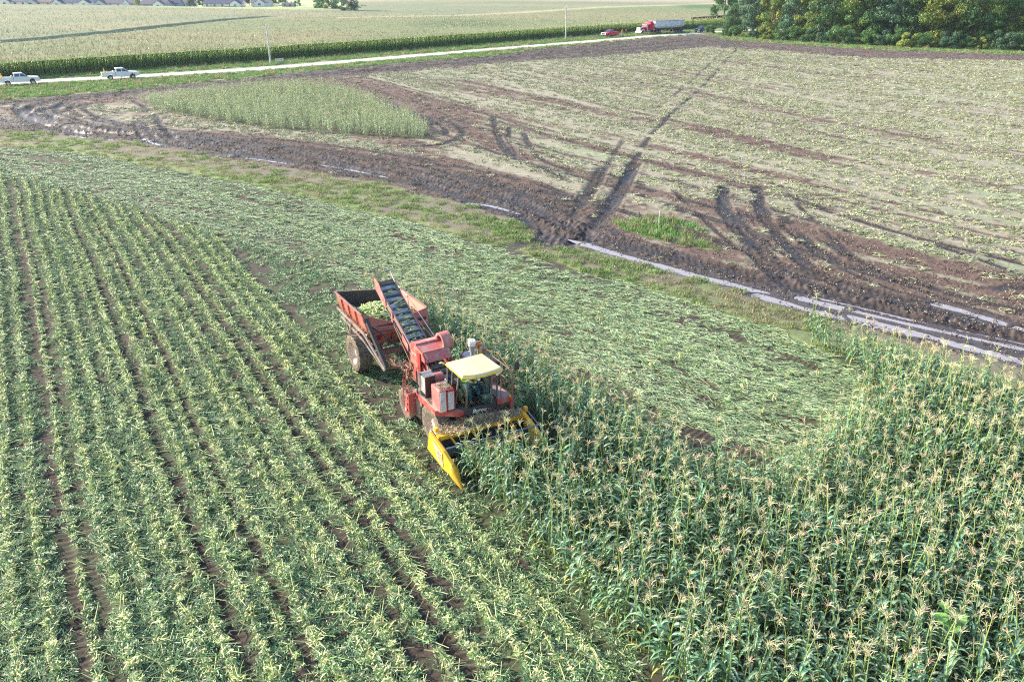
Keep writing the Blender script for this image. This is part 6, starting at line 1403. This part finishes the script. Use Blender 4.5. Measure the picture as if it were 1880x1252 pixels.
SHR = []
for i, (H_, R_, c, nm) in enumerate([(4.6, 2.6, MG, 'mid green'), (3.8, 2.3, YG, 'bright yellow-green'), (5.2, 2.8, DG, 'dark green'), (4.2, 2.5, BG, 'blue-green')]):
    cm, bl_ = crown_mesh('foliage', H_, R_, 18, 4200, c, .08, (.10, .22), 80 + i); SHR.append((cm, trunk_mesh(H_, bl_, .08, 20 + i), nm))
def plant(kind, x, y, z, s, rz, name, label, cat, group, parts):
    T = thing(name, (x, y, z), rz, label, cat, group, s)
    for nm, me in zip(parts, kind[:2]): o = bpy.data.objects.new(nm, me); COL.objects.link(o); o.parent = T
    return T
ORD = ['first', 'second', 'third', 'fourth', 'fifth', 'sixth', 'seventh', 'eighth', 'ninth', 'tenth', 'eleventh', 'twelfth', 'thirteenth', 'fourteenth', 'fifteenth', 'sixteenth', 'seventeenth', 'eighteenth', 'nineteenth', 'twentieth', 'twenty-first', 'twenty-second', 'twenty-third', 'twenty-fourth', 'twenty-fifth']
g5 = random.Random(11)
front = curve([(1270, 60), (1330, 68), (1400, 74), (1500, 81), (1600, 86), (1750, 92), (1900, 96), (2100, 100)])
seq = [0, 3, 2, 3, 2, 0, 4, 1, 3, 1, 4, 2, 0, 4, 1, 2, 1, 4]
for k in range(18):
    x = 1345 + k * 36 + g5.uniform(-6, 6); q = G(x, front(x) - 4.5)
    kd = seq[k]; plant(KINDS[kd], q[0], q[1], 0, g5.uniform(.85, 1.1) * (.62 if k == 0 else .85 if k == 1 else 1), g5.uniform(0, 6.28), 'broadleaf_tree', '%s tree, %s from left in the front row of the wood' % (KINDS[kd][2], ORD[k]), 'tree', 'trees of the wood beyond the mud strip', ('crown', 'trunk'))
for k in range(14):
    x = 1375 + k * 44 + g5.uniform(-8, 8); q = G(x, front(x) - 13)
    kd = g5.randrange(5); plant(KINDS[kd], q[0], q[1], 0, g5.uniform(.95, 1.2), g5.uniform(0, 6.28), 'broadleaf_tree', '%s tree, %s from left in second row of the wood' % (KINDS[kd][2], ORD[k]), 'tree', 'trees of the wood beyond the mud strip', ('crown', 'trunk'))
for k in range(9):
    x = 1330 + k * 72 + g5.uniform(-8, 8); q = G(x, front(x) - 24)
    kd = (k * 3 + 1) % 5; plant(KINDS[kd], q[0], q[1], 0, g5.uniform(1.0, 1.25), g5.uniform(0, 6.28), 'broadleaf_tree', '%s tree, %s from left in back row of the wood' % (KINDS[kd][2], ORD[k]), 'tree', 'trees of the wood beyond the mud strip', ('crown', 'trunk'))
sseq = [0, 2, 0, 3, 1, 2, 0, 2, 3, 0, 2, 0, 3, 0, 1, 0, 1, 3, 0, 1, 2, 3, 0, 1]
for k in range(24):
    x = 1302 + k * 26 + g5.uniform(-5, 5); q = G(x, front(x) - .8 + g5.uniform(-.6, .6)); kd = sseq[k]
    plant(SHR[kd], q[0], q[1], 0, g5.uniform(.6, 1.05), g5.uniform(0, 6.28), 'shrub', '%s shrub, %s from the left along the foot of the wood' % (SHR[kd][2], ORD[k]), 'shrub', 'shrubs along the foot of the wood', ('foliage', 'stem'))
# far away: the hedge grove and the garden trees
def far_tree(k, x, y, s, kd, label, src=KINDS, nm='broadleaf_tree', cat='tree', gp_='trees among the far houses', parts=('crown', 'trunk')):
    q = G(x, y); plant(src[kd], q[0], q[1], terrain(q[0], q[1]), s, k * 1.7, nm, label, cat, gp_, parts)
far_tree(0, 641, 27, .95, 3, 'large dark blue-green tree at the right end of the far grove', gp_='far grove')
far_tree(1, 610, 19, .8, 0, 'round dark tree in the middle of the far grove', gp_='far grove')
far_tree(2, 588, 16, .7, 1, 'smaller green tree at the left of the far grove', gp_='far grove')
for i, x in enumerate((585, 602, 620, 655, 668)):
    far_tree(i, x, (22, 23, 24, 22, 20)[i], (1., 1.1, 1.3, .9, .7)[i], i % 4, '%s shrub from the left at the foot of the far grove' % ORD[i], SHR, 'shrub', 'shrub', 'far grove', ('foliage', 'stem'))
far_tree(3, 546, 13, .5, 1, 'small lone green tree left of the far grove'); far_tree(4, 580, 8.5, .55, 3, 'slim lone tree on the tan field above the far grove')
for i, x in enumerate((12, 45, 85, 108, 172, 178, 225, 248, 255, 305, 318, 338, 352, 372, 395, 450, 458, 500, 512, 524)):
    far_tree(i, x, (4, 3, 3, 5, 9, 8, 3, 9, 10, 10, 9, 5, 9, 9, 4, 8, 7, 8, 8.5, 9)[i], (.9, 1., 1.1, .8, .9, .8, .9, .8, .5, .7, .6, .9, .7, .8, .9, .8, .9, .8, .75, .6)[i], (1, 0, 3, 0, 3, 0, 1, 3, 2, 3, 1, 0, 3, 0, 3, 0, 3, 0, 3, 1)[i], '%s garden tree from the left among the far houses' % ORD[i])

# ------------------------------------------------------------------ far houses
ROOFS = {k: mat(k + '_roof', c, .85, col2=tuple(v * .85 for v in c), scale=3) for k, c in dict(purple=(.14, .13, .17), pink=(.22, .15, .17), blue=(.06, .08, .15), grey=(.17, .17, .21)).items()}
WALLC = {k: mat(k + '_siding', c, .8, col2=tuple(v * .93 for v in c), scale=2) for k, c in dict(white=(.75, .74, .73), cream=(.70, .62, .56), blue=(.30, .36, .44), tan=(.52, .46, .42)).items()}
def house(x, y, L, D_, rc, wc, label, gab=(), h=2.8, rise=2.3, rz=0.):
    q = G(x, y); T = thing('house', (q[0], q[1] + D_ / 2, float(terrain(q[0], q[1]))), rz, label, 'house', 'houses beyond the cornfield')
    m = MB(); m.box(-L / 2, L / 2, -D_ / 2, D_ / 2, 0, h); m.prism([(-.01, 0)] * 0 + [(-D_ / 2, h), (D_ / 2, h), (0, h + rise * .98)], 0, 0) if 0 else None
    for s in (-1, 1): m.add([(s * L / 2, -D_ / 2, h), (s * L / 2, D_ / 2, h), (s * L / 2, 0, h + rise)], [(0, 1, 2)])
    m.build('wall', WALLC[wc], T)
    m = MB(); e = .45
    for s in (-1, 1):
        m.hexa([(-L / 2 - e, s * (D_ / 2 + e), h - .25), (L / 2 + e, s * (D_ / 2 + e), h - .25), (L / 2 + e, 0, h + rise), (-L / 2 - e, 0, h + rise), (-L / 2 - e, s * (D_ / 2 + e), h - .10), (L / 2 + e, s * (D_ / 2 + e), h - .10), (L / 2 + e, 0, h + rise + .18), (-L / 2 - e, 0, h + rise + .18)])
    rf = m.build('roof', ROOFS[rc], T)
    m = MB(); m.box(L * .2, L * .2 + .7, .3, 1., h + rise - 1, h + rise + .8); m.build('chimney', WALLC['tan'], rf)
    for gx in gab:
        m = MB(); gw = 3.2; m.box(gx - gw, gx + gw, -D_ / 2 - 2.2, -D_ / 2 + .1, 0, h); m.add([(gx - gw, -D_ / 2 - 2.2, h), (gx + gw, -D_ / 2 - 2.2, h), (gx, -D_ / 2 - 2.2, h + 1.9)], [(0, 1, 2)]); gg = m.build('gable', WALLC['white'], T)
        m = MB()
        for s in (-1, 1): m.hexa([(gx + s * (gw + .4), -D_ / 2 - 2.6, h - .25), (gx, -D_ / 2 - 2.6, h + 1.95), (gx, 0, h + 1.95), (gx + s * (gw + .4), 0, h - .25), (gx + s * (gw + .4), -D_ / 2 - 2.6, h - .1), (gx, -D_ / 2 - 2.6, h + 2.12), (gx, 0, h + 2.12), (gx + s * (gw + .4), 0, h - .1)])
        m.build('gable_roof', ROOFS[rc], gg)
        m = MB(); m.box(gx - .8, gx + .8, -D_ / 2 - 2.24, -D_ / 2 - 2.2, .9, 2.2); m.build('window', WGL, gg)
    n_ = max(2, int(L / 4.5))
    for k in range(n_):
        wx = -L / 2 + (k + .5) * L / n_
        if any(abs(wx - gx) < 4 for gx in gab): continue
        m = MB(); m.box(wx - .6, wx + .6, -D_ / 2 - .04, -D_ / 2, .95, 2.2); m.build('window', WGL, T)
    m = MB(); wx = -L / 2 + L / n_; m.box(wx - .5, wx + .5, -D_ / 2 - .05, -D_ / 2, 0, 2.1); m.build('door', WALLC['tan'], T)
house(22, 12.6, 19, 11, 'purple', 'white', 'long purple-grey roofed bungalow at the far left edge', (-3,))
house(72, 12.2, 17, 11, 'pink', 'cream', 'pinkish roofed bungalow second from the left, joining its purple neighbour', (-4,))
house(134, 12, 24, 11, 'blue', 'white', 'blue-grey roofed house with two white gables, third from the left', (-9, 8))
house(203, 11.5, 15, 10, 'purple', 'white', 'pale purple roofed house with one white gable, fourth from the left', (-6,))
house(236, 9.5, 8, 9, 'grey', 'tan', 'small grey roofed house set back between garden trees, fifth from left')
house(281, 11.5, 16, 10, 'purple', 'blue', 'purple roofed house with a round-topped dark gable, sixth from the left', (4,))
house(317, 10, 8, 9, 'blue', 'blue', 'small blue-grey house half hidden by a tree, seventh from the left')
house(343, 9, 8, 9, 'grey', 'white', 'small white house behind two shrubs, eighth from the left')
house(408, 10.2, 25, 11, 'blue', 'cream', 'wide pink-walled house under a dark blue roof, ninth from the left', (9,))
house(478, 9.5, 12, 9, 'grey', 'white', 'white gabled house standing just left of dark trees', (0,))
house(528, 12.2, 7, 6, 'purple', 'tan', 'low purple roofed shed at the right end of the houses', (), 1.6, 1.1)
g = G(424, 11.2)
T = thing('garden_shed', (g[0], g[1], float(terrain(g[0], g[1]))), 0, 'dark blue low shed in front of the wide pink-walled house', 'shed')
m = MB(); m.box(-3.5, 3.5, -1.5, 1.5, 0, 1.3); m.build('wall', mat('dark_blue_panel', (.06, .09, .22), .5), T); m = MB(); m.box(-3.7, 3.7, -1.7, 1.7, 1.3, 1.42); m.build('roof', WALLC['white'], T)

# ------------------------------------------------------------------ clods thrown up in the wheel tracks
M_CLOD = leafmat('mud_clod', .75, 0, vary=.35, spec=.4)
def clod_mesh():
    mb = MB()
    for k in range(16):
        r = .42 * math.sqrt(random.random()); a = random.uniform(0, 6.28); x, y = r * cos(a), r * sin(a); s = random.uniform(.015, .05); vs = []
        for i in range(3):
            for j in range(6): an = j * pi / 3; q = s * (1, .85, .35)[i] * random.uniform(.7, 1.25); vs.append((x + q * cos(an), y + q * sin(an) * .8, s * (-.2, .45, .9)[i]))
        fs = [(i * 6 + j, i * 6 + (j + 1) % 6, (i + 1) * 6 + (j + 1) % 6, (i + 1) * 6 + j) for i in range(2) for j in range(6)] + [tuple(range(12, 18))]
        mb.add(vs, fs, jit(random.choice([(.07, .052, .047), (.095, .070, .062), (.12, .088, .078), (.055, .044, .045), (.30, .28, .19)]), .25))
    return mb.mesh('clod_kind', M_CLOD)
k_clod = [clod_mesh() for _ in range(6)]
S_ = sample(28, 240, lambda y: np.interp(y, [28, 60, 120, 240], [4.5, 3., 1.4, .7]), .66)
C_, WT_, H_, LIT_, RG_, GR__, PL__, HD_ = ground_fields(S_[:, 0], S_[:, 1])
px_, py_ = PROJ(S_[:, 0], S_[:, 1]); dark = C_.sum(1) < .30
bare = dark & (GR__ < .2) & (py_ < lane_lo(px_) + 6) & (py_ > mudR_up(px_)) & ~inpoly(px_, py_, ISLAND) & (H_ > -.10)
Q = S_[bare]; n = len(Q); print('clods', n)
scatter('mud_clods', np.c_[Q, H_[bare]], flat(n), rng.uniform(.7, 1.4, n) * np.interp(Q[:, 1], [50, 200], [.9, 1.5]), rng.integers(0, 6, n), k_clod, 'dark clods of wet mud churned up along the wheel tracks', 'mud')
# ------------------------------------------------------------------ thin summer haze
m = MB(); m.box(-7400, 7400, -120, 7400, -8, 45); hz = bpy.data.materials.new('haze'); hz.use_nodes = True
t = hz.node_tree
for n_ in list(t.nodes): t.nodes.remove(n_)
pv = t.nodes.new('ShaderNodeVolumePrincipled'); pv.inputs['Color'].default_value = (.72, .84, 1., 1); pv.inputs['Density'].default_value = .00011; pv.inputs['Anisotropy'].default_value = .2
ou = t.nodes.new('ShaderNodeOutputMaterial'); t.links.new(pv.outputs[0], ou.inputs['Volume'])
h = m.build('haze', hz); tag(h, 'thin blue summer haze over the far fields', 'haze', kind='stuff')
